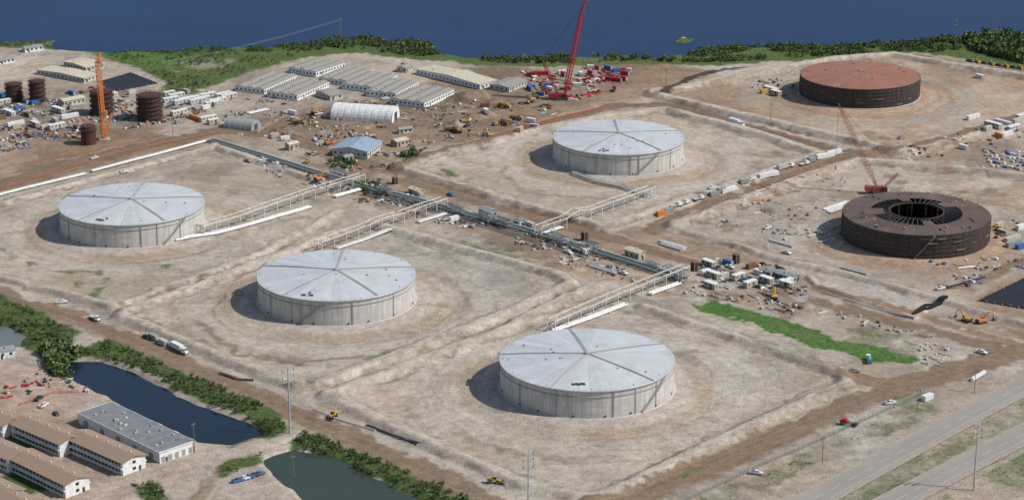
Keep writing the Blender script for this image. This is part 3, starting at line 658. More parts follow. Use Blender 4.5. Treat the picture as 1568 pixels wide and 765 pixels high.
b.lattice('boom','faded_red',(-1,0,3),top,1.9,26,.15); b.lattice('mast','faded_red',(3,0,4),(10,-3,13),1.2,5,.14)
b.beam('pendant','dark_steel',(10,-3,13),top,.08); b.beam('hoist_line','dark_steel',top,(top[0],top[1],14),.08); b.box('hook_block','yellow_paint',(top[0],top[1],13),(1,.6,1.8))
put(b,'crawler_crane',(x,y,hz(x,y)))
x,y=P(160,214); b=B(); b.lattice('mast','orange_paint',(0,0,0),(-1.5,0,50),2.3,24,.3,False); b.box('base','concrete',(0,0,.5),(6,6,1)); b.box('cab','yellow_paint',(1.8,-1,18),(2,2,2.6)); b.box('slewing_unit','orange_paint',(-1.5,0,50.6),(3,3,1.2)); b.lattice('jib','orange_paint',(-1.5,0,51),(-3,20,52),1.2,8,.2); b.lattice('counter_jib','orange_paint',(-1.5,0,51),(2,-5,51),1.2,4,.2); b.box('counterweight','concrete',(2,-5,50),(2,1.5,2))
b.box('service_lift','yellow_paint',(-2.2,0,7),(.8,2,6)); b.lattice('lower_brace','orange_paint',(0,0,0),(5,3,17),1.2,8,.2)
put(b,'construction_tower_crane',(x,y,hz(x,y)))
# ---------- pipelines
def pipe_run(name,px,offsets,r,z,mats,sleep=True):
    pts=dens(PL(px),12); b=B(); zz=H([p[0] for p in pts],[p[1] for p in pts])
    zz=np.maximum(zz,0)
    for o,mt in zip(offsets,mats):
        q=offs(pts,o)
        for i in range(len(q)-1): b.tube('pipe',mt,(*q[i],zz[i]+z+r),(*q[i+1],zz[i+1]+z+r),r,8)
    if sleep:
        lo,hi=min(offsets)-.8,max(offsets)+.8
        A=offs(pts,lo);C=offs(pts,hi)
        for i in range(len(pts)):
            b.beam('sleepers','concrete',(*A[i],zz[i]+z-.2),(*C[i],zz[i]+z-.2),.35)
            if z>.6:
                for e in(A,C): b.beam('supports','grey_steel',(*e[i],zz[i]-.3),(*e[i],zz[i]+z-.2),.3)
    put(b,name,(0,0,0))
def trestle(px,h=6,w=5,bay=9):
    pts=dens(PL(px),bay); zz=H([p[0] for p in pts],[p[1] for p in pts]); b=B(); A=offs(pts,w/2);C=offs(pts,-w/2)
    for i in range(len(pts)):
        z=zz[i]
        for e in(A,C): b.beam('posts','trestle',(*e[i],z-.3),(*e[i],z+h),.38)
        b.beam('cross_beams','trestle',(*A[i],z+h),(*C[i],z+h),.34); b.beam('cross_beams','trestle',(*A[i],z+h*.4),(*C[i],z+h*.4),.25)
        if i<len(pts)-1:
            z2=zz[i+1]
            for e in(A,C): b.beam('longitudinal_beams','trestle',(*e[i],z+h),(*e[i+1],z2+h),.4)
            if i%4==0: b.beam('bracing','trestle',(*A[i],z),(*A[i+1],z2+h),.2)
            Q=offs(pts,.9); b.tube('pipes','grey_steel',(*Q[i],z+h*.4+.5),(*Q[i+1],z2+h*.4+.5),.3,8)
    put(b,'pipe_trestle',(0,0,0))
trestle([(308,362),(400,331),(478,304),(555,281)]); trestle([(488,386),(580,352),(680,318)]); trestle([(824,362),(900,335),(998,300)]); trestle([(844,508),(940,466),(1050,422)])
pipe_run('pipeline',[(268,372),(330,360),(400,341),(475,319)],[-1,1],.6,.5,['white_paint','white_paint']); pipe_run('pipeline',[(512,303),(552,292)],[-1.0,1.0],.6,.5,['white_paint','white_paint'])
pipe_run('pipeline',[(515,383),(560,368),(598,356)],[-1,1],.5,.5,['white_paint','galv']); pipe_run('pipeline',[(640,342),(682,330)],[-1,1],.5,.5,['white_paint','galv'])
pipe_run('pipeline',[(845,510),(900,490),(958,468)],[-1.0,1.0],.6,.5,['white_paint','white_paint']); pipe_run('pipeline',[(995,452),(1040,436)],[-1.0,1.0],.6,.5,['white_paint','white_paint'])
pipe_run('pipeline',[(878,268),(915,280),(950,287),(995,303)],[-2,-.6,.9],.4,.8,['grey_steel','white_paint','grey_steel']); pipe_run('pipeline',[(818,362),(860,350)],[-1,1],.6,.5,['white_paint','galv'])
pipe_run('main_pipe_rack',[(322,216),(400,240),(470,262),(560,289),(640,309),(720,332),(800,353),(880,378),(960,402),(1050,431)],[-3.4,-1.8,-.6,.8,2.6],.34,1.2,['green_pipe','galv','green_pipe','green_pipe','white_paint'])
pipe_run('pipeline',[(560,298),(640,318),(720,341),(800,364),(900,395)],[-1,0.4],.3,.4,['galv','dark_steel'])
pipe_run('pipeline',[(-60,315),(0,300),(60,285),(130,268)],[-.8,.8],.6,.5,['white_paint','off_white']); pipe_run('pipeline',[(140,264),(240,238),(325,215)],[-.8,.8],.6,.5,['white_paint','off_white'])
pipe_run('pipeline',[(480,627),(520,644),(575,660)],[0],.3,.2,['off_white']); pipe_run('pipeline',[(560,652),(600,668),(640,682)],[0,1],.3,.2,['dark_steel','dark_steel'])
pipe_run('pipeline',[(335,572),(360,582),(388,584)],[0,1.3],.3,.2,['dark_steel','rust'])
pipe_run('pipeline',[(1258,447),(1330,470),(1400,490)],[0],.3,.3,['off_white'])
for q in([(1262,322),(1300,310)],[(1268,326),(1306,314)],[(1180,368),(1216,378)],[(1010,370),(1048,381)],[(1012,374),(1046,384)],[(1290,410),(1330,420)],[(905,408),(940,418)],[(430,150),(470,140)],[(1080,430),(1120,442)],[(380,175),(410,168)]):
    pipe_run('stacked_pipes',q,[-1.6,-.8,0,.8,1.6],.32,.25,[random.choice(['white_paint','galv','off_white']) for _ in range(5)])
def module(px,py,L,W,h,ang):
    x,y=P(px,py); b=B()
    n=max(2,int(L/4))
    for i in range(n+1):
        X0=-L/2+L*i/n
        for s in(-1,1): b.beam('columns','grey_steel',(X0,s*W/2,-.3),(X0,s*W/2,h),.25)
        for z in(h*.5,h): b.beam('beams','grey_steel',(X0,-W/2,z),(X0,W/2,z),.22)
    for z in(h*.5,h):
        for s in(-1,1): b.beam('beams','grey_steel',(-L/2,s*W/2,z),(L/2,s*W/2,z),.22)
        for q in range(3): b.tube('pipes',random.choice(['galv','green_pipe','grey_steel','white_paint']),(-L/2,-W/2+W*(q+.5)/3,z+.4),(L/2,-W/2+W*(q+.5)/3,z+.4),.25,6)
    for q in range(5): b.box('valves',random.choice(['galv','blue_paint','off_white','rust']),(random.uniform(-L/2,L/2),random.uniform(-W/2,W/2),1),(1.2,1.2,2))
    put(b,'pipe_manifold_module',(x,y,hz(x,y)),ang)
for q in[(700,325,14,5,4),(770,346,12,5,4),(855,372,13,5,4),(905,386,10,5,5),(1035,424,14,6,5),(590,296,12,5,3),(520,268,12,5,3),(745,340,8,5,5),(885,385,8,5,3),(1000,412,10,4,3)]: module(*q,-.87)
# ---------- vehicles
def wheels(b,xs_,w,r=.42,wd=.3):
    for x in xs_:
        for s in(-1,1): b.tube('wheels','rubber',(x,s*w-wd/2,r),(x,s*w+wd/2,r),r,12); b.tube('hubs','galv',(x,s*(w+wd/2),r),(x,s*(w+wd/2+.03),r),r*.5,8)
def pickup(c):
    b=B(); b.box('body',c,(0,0,.75),(5.5,1.9,.5)); b.box('hood',c,(1.9,0,1.1),(1.6,1.85,.25),0,.94); b.box('cab',c,(.35,0,1.25),(2.3,1.8,.5)); b.box('cab_glass','glass',(.3,0,1.6),(1.95,1.65,.42),0,.86); b.box('cab_roof',c,(.3,0,1.84),(1.65,1.42,.07))
    for s in(-1,1): b.box('bed_side',c,(-1.75,s*.88,1.2),(2.0,.12,.42)); b.box('headlight','white_paint',(2.76,s*.7,.85),(.05,.35,.2)); b.box('taillight','red_paint',(-2.76,s*.8,.9),(.05,.2,.35))
    b.box('tailgate',c,(-2.7,0,1.2),(.1,1.8,.42)); b.box('bed_floor','dark_steel',(-1.75,0,1.02),(1.9,1.62,.04)); b.box('bumper','dark_steel',(2.8,0,.55),(.15,1.9,.25)); wheels(b,(1.8,-1.7),.85); return b
def car(c):
    b=B(); b.box('body',c,(0,0,.65),(4.5,1.8,.55),0,.97); b.box('cabin','glass',(-.2,0,1.15),(2.5,1.6,.5),0,.8); b.box('roof',c,(-.2,0,1.42),(1.85,1.25,.06)); wheels(b,(1.4,-1.4),.8,.34,.24)
    for s in(-1,1): b.box('headlight','white_paint',(2.23,s*.6,.7),(.06,.35,.18)); b.box('taillight','red_paint',(-2.23,s*.6,.75),(.06,.35,.18))
    return b
def semi(c,tc_):
    b=B(); b.box('chassis','dark_steel',(-1,0,.9),(12,.9,.3))
    b.box('trailer',tc_,(-2,0,2.4),(8.5,2.5,2.5)); b.box('trailer_ribs','grey_steel',(-2,0,1.12),(8.5,2.56,.12))
    b.box('cab',c,(4.0,0,1.9),(2.2,2.4,2.3),0,.95); b.box('hood',c,(5.7,0,1.4),(1.6,1.9,1.2),0,.9); b.box('windshield','glass',(5.08,0,2.4),(.1,2.1,.8)); wheels(b,(5.6,2.9,1.8,-4.2,-5.4),1.05,.52,.4); b.tube('exhaust','galv',(2.7,1.0,1),(2.7,1.0,3.6),.1,6); return b
def worktruck(c,body,tank=False):
    b=B(); b.box('chassis','dark_steel',(0,0,.85),(8,.9,.3))
    if tank: b.tube('tank',body,(-4,0,1.9),(1,0,1.9),1.0,16)
    else: b.box('flatbed',body,(-1.6,0,1.3),(5,2.4,.4)); b.box('headboard',c,(.9,0,1.9),(.2,2.3,1.2))
    b.box('cab',c,(2.2,0,1.8),(1.8,2.3,1.9),0,.93); b.box('hood',c,(3.6,0,1.35),(1.4,1.8,.9),0,.9); b.box('windshield','glass',(3.08,0,2.2),(.12,2.0,.7)); wheels(b,(3.5,-1.8,-3),1.0,.5,.35); return b
def dumper(c):
    b=B(); b.box('chassis','dark_steel',(0,0,1.4),(8,1.6,.5)); b.box('engine',c,(3.2,0,2),(2,2.2,1.3),0,.9); b.box('cab',c,(2,.0,2.9),(1.4,1.6,.9)); b.box('cab_glass','glass',(2.1,0,3.1),(1.3,1.7,.55))
    v=[(-4.2,-1.4,2),(.8,-1.1,1.9),(1.4,-1.6,3.6),(-4.6,-1.7,3.1),(-4.2,1.4,2),(.8,1.1,1.9),(1.4,1.6,3.6),(-4.6,1.7,3.1)]
    b.add('dump_body',c,v,[(0,3,2,1),(4,5,6,7),(0,1,5,4),(1,2,6,5),(0,4,7,3)]); b.add('load','wood',[v[3],v[2],v[6],v[7],(-1.6,0,4.1)],[(0,1,4),(1,2,4),(2,3,4),(3,0,4)])
    wheels(b,(2.8,-1.6,-3.2),1.25,.85,.6); return b
def excav(c):
    b=B()
    for s in(-1,1): b.box('tracks','dark_steel',(0,s*1.3,.5),(4.2,.6,.9)); b.tube('tracks','dark_steel',(2.1,s*1.3-.3,.5),(2.1,s*1.3+.3,.5),.45,10); b.tube('tracks','dark_steel',(-2.1,s*1.3-.3,.5),(-2.1,s*1.3+.3,.5),.45,10)
    b.box('house',c,(-.5,0,1.7),(4,2.7,1.2)); b.box('counterweight','dark_steel',(-2.7,0,1.6),(.7,2.6,1.1)); b.box('cab',c,(.9,.8,2.4),(1.5,1.0,1.5)); b.box('cab_glass','glass',(1.0,.8,2.6),(1.55,1.06,.8))
    b.beam('boom',c,(1.2,-.2,1.9),(4.2,-.2,5.0),.55); b.beam('boom',c,(4.2,-.2,5),(6.6,-.2,4.2),.5); b.beam('stick',c,(6.6,-.2,4.5),(7.6,-.2,1.3),.4); b.beam('hydraulics','galv',(2,-.2,2.3),(4.6,-.2,4.4),.18)
    b.add('bucket','dark_steel',[(7.2,-.8,1.4),(7.2,.4,1.4),(8.2,-.8,.9),(8.2,.4,.9),(6.9,-.8,.2),(6.9,.4,.2),(7.8,-.8,0),(7.8,.4,0)],[(0,1,3,2),(0,4,5,1),(4,6,7,5),(0,2,6,4),(1,5,7,3)]); return b
def loader(c):
    b=B(); b.box('engine',c,(-1.6,0,1.8),(2.8,1.9,1.2),0,.9); b.box('cab',c,(.2,0,2.3),(1.4,1.5,1.5)); b.box('cab_glass','glass',(.2,0,2.5),(1.45,1.55,.8)); b.box('front_frame',c,(1.6,0,1.2),(1.8,1.2,.8))
    for s in(-1,1): b.beam('arm',c,(1.2,s*.7,2.0),(3.4,s*.7,.8),.25)
    b.add('bucket','dark_steel',[(3.3,-1.5,.2),(3.3,1.5,.2),(3.3,-1.5,1.4),(3.3,1.5,1.4),(4.5,-1.5,.1),(4.5,1.5,.1)],[(0,1,3,2),(0,4,5,1),(0,2,4),(1,5,3)]); wheels(b,(1.6,-1.7),1.1,.8,.6); return b
def dozer(c):
    b=B()
    for s in(-1,1): b.box('tracks','dark_steel',(0,s*1.1,.55),(3.8,.6,1.0)); b.tube('tracks','dark_steel',(1.9,s*1.1-.3,.5),(1.9,s*1.1+.3,.5),.45,10)
    b.box('engine',c,(1,0,1.4),(2,1.3,1.1)); b.box('cab',c,(-.7,0,1.9),(1.5,1.5,1.7)); b.box('cab_glass','glass',(-.7,0,2.1),(1.55,1.55,.8)); b.box('blade',c,(2.7,0,.8),(.25,3.6,1.3)); b.beam('push_arm',c,(0,1.45,.6),(2.6,1.45,.6),.2); b.beam('push_arm',c,(0,-1.45,.6),(2.6,-1.45,.6),.2); return b
def container(c,L=6.1):
    b=B(); b.box('body',c,(0,0,1.45),(L,2.4,2.6)); n=int(L/.5)
    for i in range(n):
        for s in(-1,1): b.box('corrugations',c,(-L/2+L*(i+.5)/n,s*1.22,1.45),(.22,.06,2.3))
    b.box('doors','grey_steel',(L/2+.03,0,1.45),(.05,2.2,2.4)); b.box('skids','dark_steel',(0,0,.1),(L,2.2,.2)); return b
def officetrailer(c='off_white',L=12):
    b=B(); b.box('body',c,(0,0,1.9),(L,3.2,2.7)); b.box('roof','white_paint',(0,0,3.32),(L+.2,3.4,.14)); b.box('skirt','grey_steel',(0,0,.3),(L-.2,3.0,.6))
    for i in range(int(L/3)):
        for s in(-1,1): b.box('windows','glass',(-L/2+1.5+3*i,s*1.62,2.1),(1.1,.06,.8))
    b.box('door','dark_steel',(1.2,-1.63,1.7),(.9,.06,2)); b.box('steps','wood',(1.2,-2.2,.4),(1.3,1.1,.8)); b.box('ac_unit','galv',(L/2+.25,0,2.3),(.5,.9,.9)); return b
C={}
for c in('white_paint','red_paint','grey_steel','dark_steel','blue_paint','off_white','yellow_paint'):
    C['p_'+c]=pickup(c).meshes('pickup_truck',True); C['c_'+c]=car(c).meshes('parked_car',True)
for c in('off_white','white_paint','blue_paint','red_paint','orange_paint','grey_steel','teal','yellow_paint','beige_wall','rust'): C['k_'+c]=container(c).meshes('shipping_container',True); C['kl_'+c]=container(c,12.2).meshes('shipping_container',True)
C['semi']=semi('white_paint','white_paint').meshes('semi_trailer_truck',True); C['flat_r']=worktruck('red_paint','maroon').meshes('flatbed_truck',True); C['flat_w']=worktruck('white_paint','off_white').meshes('flatbed_truck',True); C['tanker']=worktruck('white_paint','teal',True).meshes('tanker_truck',True)
C['dump']=dumper('yellow_paint').meshes('dump_truck',True); C['exc']=excav('orange_paint').meshes('excavator',True); C['excy']=excav('yellow_paint').meshes('excavator',True); C['load']=loader('yellow_paint').meshes('wheel_loader',True); C['doz']=dozer('yellow_paint').meshes('bulldozer',True); C['off']=officetrailer().meshes('site_office_trailer',True); C['offs']=officetrailer('beige_wall',8).meshes('site_office_trailer',True)
NM={'p':'pickup_truck','c':'parked_car','k':'shipping_container','kl':'shipping_container','semi':'semi_trailer_truck','flat':'flatbed_truck','tanker':'tanker_truck','dump':'dump_truck','exc':'excavator','excy':'excavator','load':'wheel_loader','doz':'bulldozer','off':'site_office_trailer','offs':'site_office_trailer'}
def nm(k): return NM.get(k) or NM.get(k.split('_')[0],k)
todo=[]
def veh(k,px,py,ang): x,y=P(px,py); todo.append((k,x,y,ang))
A1=-.87;A2=.72
for px,py,a in[(1308,570,.1),(1363,619,.3),(1158,726,-.3),(1503,541,-.7),(225,518,A1),(240,522,A1),(258,530,A1),(1118,410,A1),(1130,426,.3),(1140,430,.2),(1150,434,.1),(1120,422,.3),(1195,413,A1),(60,612,1.2),(67,622,1.1),(365,737,.5),(373,734.5,.5),(381,732,.5),(389,729.5,.5),(396,727,.5),(190,265,A2),(95,464,.2),(870,388,A1),(955,420,A1),(1500,118,.1),(690,300,A1),(745,208,A2),(1175,350,A2),(1255,358,A1),(1440,443,.5),(380,248,A1),(145,243,A2),(590,152,.5),(480,100,.5),(1390,248,.3),(1205,388,A1),(1380,212,A2),(1090,295,A2)]:
    veh(random.choice(['p_white_paint','p_white_paint','p_white_paint','p_grey_steel','p_dark_steel','p_blue_paint']),px,py,a)
for px,py in[(86,634),(1087,415),(1094,418),(1160,440),(1168,405),(1290,360),(140,135),(1480,437),(1487,432)]: veh(random.choice(['c_white_paint','c_dark_steel','c_red_paint']),px,py,random.uniform(-1,1))
veh('semi',275,538,A1);veh('flat_r',1300,651,2.6);veh('tanker',1330,553,1.5);veh('load',757,740,-.2);veh('load',510,639,-2);veh('exc',1503,494,.5);veh('exc',488,281,.9);veh('exc',505,222,.3);veh('excy',1186,458,1.5);veh('excy',1480,492,2.2);veh('semi',1128,192,A1);veh('flat_w',145,489,A1)
for px,py in[(458,191),(485,175),(700,203),(690,202),(812,158),(770,165),(790,184),(773,190)]: veh('dump',px,py,random.uniform(-3,3))
for px,py in[(480,190),(712,190),(758,192),(820,150),(1530,355),(470,250),(750,212)]: veh(random.choice(['doz','load','excy']),px,py,random.uniform(-3,3))
for q in range(24):
    t=q/23; px=1012+265*t; py=332-92*t+random.uniform(-1.5,1.5)
    if q in(4,6,10,13,18): continue
    veh('k_orange_paint' if q==0 else random.choice(['k_white_paint','k_off_white','k_grey_steel','kl_white_paint','k_white_paint','p_white_paint','flat_w','k_off_white','k_beige_wall']),px,py-3,A2+random.uniform(-.1,.1))
for q in range(50):
    px=random.uniform(0,330);py=random.uniform(148,205)-(px/330)*15
    if 120<px<250 and 165<py<200: continue
    veh(random.choice(['k_white_paint','k_off_white','k_blue_paint','off','offs','k_grey_steel','kl_white_paint','k_beige_wall','off','k_rust']),px,py,random.choice([A1,A2])+random.uniform(-.1,.1))
for q in range(12): veh('off',262+q*8,157+random.uniform(-8,8),A2)
for q in range(26):
    px=random.uniform(808,965);py=random.uniform(112,150)-(px-808)*.08
    veh(random.choice(['kl_red_paint','k_red_paint','k_red_paint','k_white_paint','k_blue_paint','flat_r']),px,py,random.uniform(-1.5,1.5))
for q in range(18):
    px=random.uniform(420,840);py=random.uniform(160,215)
    if 500<px<620 and py<200: continue
    veh(random.choice(['k_white_paint','k_beige_wall','p_white_paint','p_dark_steel','k_rust','k_off_white']),px,py,random.uniform(-1.5,1.5))
for px,py,k in[(1085,407,'offs'),(1108,425,'k_off_white'),(1115,405,'k_blue_paint'),(1080,420,'k_white_paint'),(1150,410,'k_rust'),(1162,420,'k_white_paint'),(640,300,'k_beige_wall'),(695,338,'k_white_paint'),(420,210,'k_beige_wall'),(1180,140,'off'),(1170,143,'k_yellow_paint'),(1188,146,'offs'),(1490,182,'kl_white_paint'),(1540,208,'kl_white_paint'),(1552,200,'off'),(1530,210,'k_orange_paint'),(1550,368,'kl_off_white'),(1552,376,'kl_grey_steel'),(1562,380,'k_blue_paint'),(1420,612,'k_white_paint'),(236,520,'k_grey_steel'),(250,528,'k_off_white'),(900,388,'k_white_paint'),(812,347,'k_off_white'),(300,183,'kl_orange_paint'),(620,103,'k_red_paint'),(1512,206,'k_off_white'),(1560,193,'kl_off_white'),(1520,201,'off'),(1535,195,'kl_white_paint'),(1566,186,'off'),(1500,120,'k_white_paint'),(1530,348,'k_off_white'),(1562,350,'k_white_paint'),(1535,360,'k_beige_wall'),(1475,228,'k_white_paint')]: veh(k,px,py,random.choice([A1,A2]))
for px in range(1485,1600,11): veh('p_dark_steel' if px%2 else 'doz',px,95+(px-1485)*.14,A1)
for k in range(7): veh('offs',1130+random.uniform(-50,80),432+random.uniform(-14,10)+0,random.choice([A1,A2]))
zz=H([t[1] for t in todo],[t[2] for t in todo])
for (k,x,y,a),z in zip(todo,zz): inst(nm(k),C[k],(x,y,z+.02),a)
# ---------- debris masses
def debris(name,pts_px,n,mats,smax=3.5):
    b=B(); P_=[]
    pl=PL(pts_px); a=np.array(pl)
    while len(P_)<n:
        xx=rng.uniform(a[:,0].min(),a[:,0].max(),200);yy=rng.uniform(a[:,1].min(),a[:,1].max(),200); ok=inside(xx,yy,pl)&(vn(xx,yy,14,17)>.45)
        P_+=list(zip(xx[ok],yy[ok]))
    P_=P_[:n]; z=H([p[0] for p in P_],[p[1] for p in P_])
    for (x,y),zz in zip(P_,z):
        if min(math.hypot(x-c[0],y-c[1]) for c in TC)<44: continue
        k=random.random(); mt=random.choice(mats); an=random.choice([A1,A2,A1+.1])+random.uniform(-.3,.3)
        if k<.5: s=random.uniform(.4,smax); b.box('crates',mt,(x,y,zz+.4),(s,random.uniform(.4,1.6),random.uniform(.4,1.3)),an,random.uniform(.85,1))
        elif k<.8:
            L=random.uniform(2,8)
            for q in range(random.randint(1,4)):
                ox=q*.5; b.tube('pipe_bundles',mt,(x-math.cos(an)*L/2-math.sin(an)*ox,y-math.sin(an)*L/2+math.cos(an)*ox,zz+.2),(x+math.cos(an)*L/2-math.sin(an)*ox,y+math.sin(an)*L/2+math.cos(an)*ox,zz+.2),.2,6)
        else: b.box('pallets','wood',(x,y,zz+.12),(2.2,1.8,.25),an); b.box('stacked_goods',mt,(x,y,zz+.7),(1.8,1.4,.9),an,.9)
    put(b,name,(0,0,0),0,True)
mm=['white_paint','off_white','grey_steel','grey_steel','dark_steel','dark_steel','rust','galv','beige_wall','wood','wood','dark_rust','blue_paint']
debris('construction_materials',[(0,150),(120,140),(260,150),(345,150),(300,180),(100,215),(0,235)],650,mm+['orange_paint','dark_steel','dark_rust'])
debris('construction_materials',[(340,150),(520,150),(640,160),(840,150),(850,175),(740,205),(620,240),(520,245),(430,215),(340,205)],320,mm)
debris('crane_components',[(800,110),(960,105),(985,118),(900,150),(830,165),(790,150)],200,['red_paint','red_paint','red_paint','maroon','white_paint','dark_steel'],5)
debris('construction_materials',[(430,215),(520,200),(640,225),(600,260),(520,262)],150,mm)
debris('construction_materials',[(400,245),(560,280),(800,345),(1060,425),(1040,445),(900,402),(700,350),(540,310),(400,262)],380,['grey_steel','galv','off_white','white_paint','dark_steel','rust','green_pipe','wood','dark_rust'])
debris('construction_materials',[(1070,395),(1230,410),(1240,460),(1180,470),(1060,430)],140,mm)
debris('construction_materials',[(1060,330),(1180,290),(1290,260),(1300,300),(1260,350),(1100,350)],60,['off_white','grey_steel','wood'],1.0)
debris('construction_materials',[(1480,245),(1568,225),(1640,230),(1640,262),(1500,262)],60,['white_paint','off_white','blue_paint','galv'],3)
debris('construction_materials',[(1165,355),(1290,345),(1300,375),(1230,390)],45,['off_white','galv','off_white','grey_steel'])
debris('construction_materials',[(1420,400),(1568,330),(1568,420),(1460,445)],90,mm)
debris('construction_materials',[(1380,230),(1568,180),(1600,200),(1480,245),(1400,250)],50,mm)
debris('construction_materials',[(0,575),(60,560),(150,600),(60,620),(0,610)],40,['red_paint','off_white','dark_steel','grey_steel','rust'],2)
debris('rubble',[(560,290),(1060,440),(1300,480),(1450,520),(1300,500),(900,420)],150,['concrete','rust','off_white'],1)
debris('rubble',[(1400,520),(1470,530),(1450,560),(1400,575)],30,['off_white','concrete'],.8)
debris('construction_materials',[(1140,125),(1215,120),(1215,150),(1160,155)],30,mm)
b=B()
for i in range(9):
    for j in range(5):
        x,y=P(1140+i*16-j*20+random.uniform(-2,2),300+i*4+j*9); z=hz(x,y); b.tube('pile_cap','off_white',(x,y,z-.2),(x,y,z+.6),.35,8)
put(b,'foundation_piles',(0,0,0),0,True)
def sheet(name,mt,px,z):
    p=[P(*q) for q in px]; b=B(); n=20
    A,Bq,Cq,D=p; V_=[];Fq=[]
    for i in range(n+1):
        for j in range(n+1):
            u,v=i/n,j/n; x=(A[0]*(1-u)+Bq[0]*u)*(1-v)+(D[0]*(1-u)+Cq[0]*u)*v; y=(A[1]*(1-u)+Bq[1]*u)*(1-v)+(D[1]*(1-u)+Cq[1]*u)*v; V_.append((x,y))
    zz=H([q[0] for q in V_],[q[1] for q in V_]); V3=[(x,y,max(zq,0)+z) for (x,y),zq in zip(V_,zz)]
    for i in range(n):
        for j in range(n): q=i*(n+1)+j; Fq.append((q,q+1,q+n+2,q+n+1))
    b.add(name,mt,V3,Fq)
    for (p0,p1) in((A,Bq),(Bq,Cq),(Cq,D),(D,A)):
        for q in dens([p0,p1],4)[:-1]: b.box('ballast_sandbags','wood',(q[0],q[1],max(hz(*q),0)+z+.15),(1.0,.6,.3),random.uniform(0,3))
    put(b,name,(0,0,0),0,True)
sheet('pond_liner','liner',[(1498,461),(1572,474),(1650,440),(1590,416)],.5); sheet('dark_gravel_pad','liner',[(150,126),(175,140),(242,128),(200,112)],.35)
b=B()
for i in range(26):
    x,y=P(1400+i*1.9,484-i*.9); z=hz(x,y); b.tube('roll','black',(x-1.2,y,z+.5),(x+1.2,y,z+.5),.55,8)
    x,y=P(1405+i*1.7,477-i*.7); z=hz(x,y); b.tube('roll','black',(x-1.2,y,z+.5),(x+1.2,y,z+.5),.5,8)
put(b,'black_pipe_rolls',(0,0,0),0,True)
b=B()
for i in range(16):
    x,y=P(1455+i*3.2,440-i*.9); z=hz(x,y); b.tube('rolls','liner',(x-2,y-1.5,z+.5),(x+2,y+1.5,z+.5),.55,10)
put(b,'liner_rolls',(0,0,0),0,True)
b=B()
for q in range(5):
    x,y=P(1472+q*4,412-q*.5); b.tube('white_roll','white_paint',(x-2,y,hz(x,y)+.6),(x+2,y+1,hz(x,y)+.6),.55,10)
put(b,'geotextile_rolls',(0,0,0),0,True)
b=B()
for r in range(5):
    for q in range(12):
        x,y=P(1508+q*7+r*3+random.uniform(-2,2),232+r*5.5+q*.9+random.uniform(-1.2,1.2))
        if random.random()<.3: continue
        b.box('bag',random.choice(['white_paint','white_paint','off_white','grey_steel','blue_paint']),(x,y,hz(x,y)+.6),(random.uniform(1.5,4.5),1.4,1.1),A1+random.uniform(-.2,.2),.85)
put(b,'bulk_bags',(0,0,0),0,True)
# ---------- poles, fences
def pole(px,py,h,arms=3,w=.35,aw=6,name='power_pole',ang=.6,mt='galv'):
    x,y=P(px,py); b=B(); b.tube('mast',mt,(0,0,-.5),(0,0,h),w,8,w*.5)
    for k in range(arms):
        z=h-1-k*3; b.beam('crossarm',mt,(-aw/2,0,z),(aw/2,0,z+.3),.3)
        for s in(-1,1): b.tube('insulator','dark_steel',(s*aw/2*.95,0,z-1.3),(s*aw/2*.95,0,z),.14,6)
    put(b,name,(x,y,hz(x,y)),ang)
pole(444,662,31,3,.55,6); pole(1491,750,31,3,.45,5); pole(809,775,25,3,.45,5); pole(1259,710,13,1,.2,2,mt='wood_pole'); pole(298,692,14,1,.25,2,mt='wood_pole'); pole(522,72,22,1,.3,3,mt='wood_pole'); pole(1462,75,22,2,.3,3,mt='wood_pole')
for px,py in[(1180,190),(1020,130),(20,235),(265,210),(262,145),(1492,600),(1338,305),(1405,632),(62,255),(450,725),(657,222)]: pole(px,py,12,1,.2,2,'street_lamp' if py>650 else 'power_pole',.3,'wood_pole')
b=B(); p0=(*P(522,72),20.5); p1=(*P(250,130),16)
for o in(-1.4,1.4):
    pr=None
    for i in range(25):
        t=i/24; q=(p0[0]+(p1[0]-p0[0])*t+o,p0[1]+(p1[1]-p0[1])*t,p0[2]+(p1[2]-p0[2])*t-4*4*t*(1-t)*.6)
        if pr: b.beam('wire','galv',pr,q,.06)
        pr=q
put(b,'power_line',(0,0,0),0,True)
def fence(px,h=2.4,step=3.2,mt='fence_metal',name='chain_link_fence',rails=4,rw=.07):
    pts=dens(PL(px),step); z=H([p[0] for p in pts],[p[1] for p in pts]); b=B()
    for i,(x,y) in enumerate(pts):
        b.beam('posts',mt,(x,y,z[i]-.2),(x,y,z[i]+h),.13)
        if i:
            for k in range(rails):
                hh=h*(k+1)/rails; b.beam('mesh_wires',mt,(*pts[i-1],z[i-1]+hh),(x,y,z[i]+hh),rw)
    put(b,name,(0,0,0))
fence([(1040,772),(1160,716),(1270,668),(1375,622),(1420,600)],2.4,3,'fence_metal','chain_link_fence',7,.08); fence([(120,520),(60,560),(0,545)])
fence([(735,216),(800,196),(860,180),(925,166)],1.1,3,'barrier_red','construction_barrier_fence',4,.2); fence([(0,291),(90,262),(160,240),(280,214),(330,205)],1.0,3,'barrier_red','construction_barrier_fence',3,.1); fence([(1030,165),(1130,192),(1235,218)],1.0,3,'barrier_red','construction_barrier_fence',2,.1); fence([(0,257),(110,238),(250,208)],1.0,4,'barrier_red','construction_barrier_fence',2,.1); fence([(30,620),(80,603),(120,600)],1.2,3,'barrier_red','construction_barrier_fence',3,.12); fence([(1160,290),(1230,265),(1300,245)],1.0,3,'barrier_red','construction_barrier_fence',2,.1)
b=B(); A_=PL([(1488,584),(1508,572)]); b.beam('barrier','white_paint',(*A_[0],1.2),(*A_[1],1.2),1.3); b.box('foot','concrete',(*A_[0],.4),(1.2,1.2,.8)); b.box('foot','concrete',(*A_[1],.4),(1.2,1.2,.8)); put(b,'road_barrier',(0,0,0))
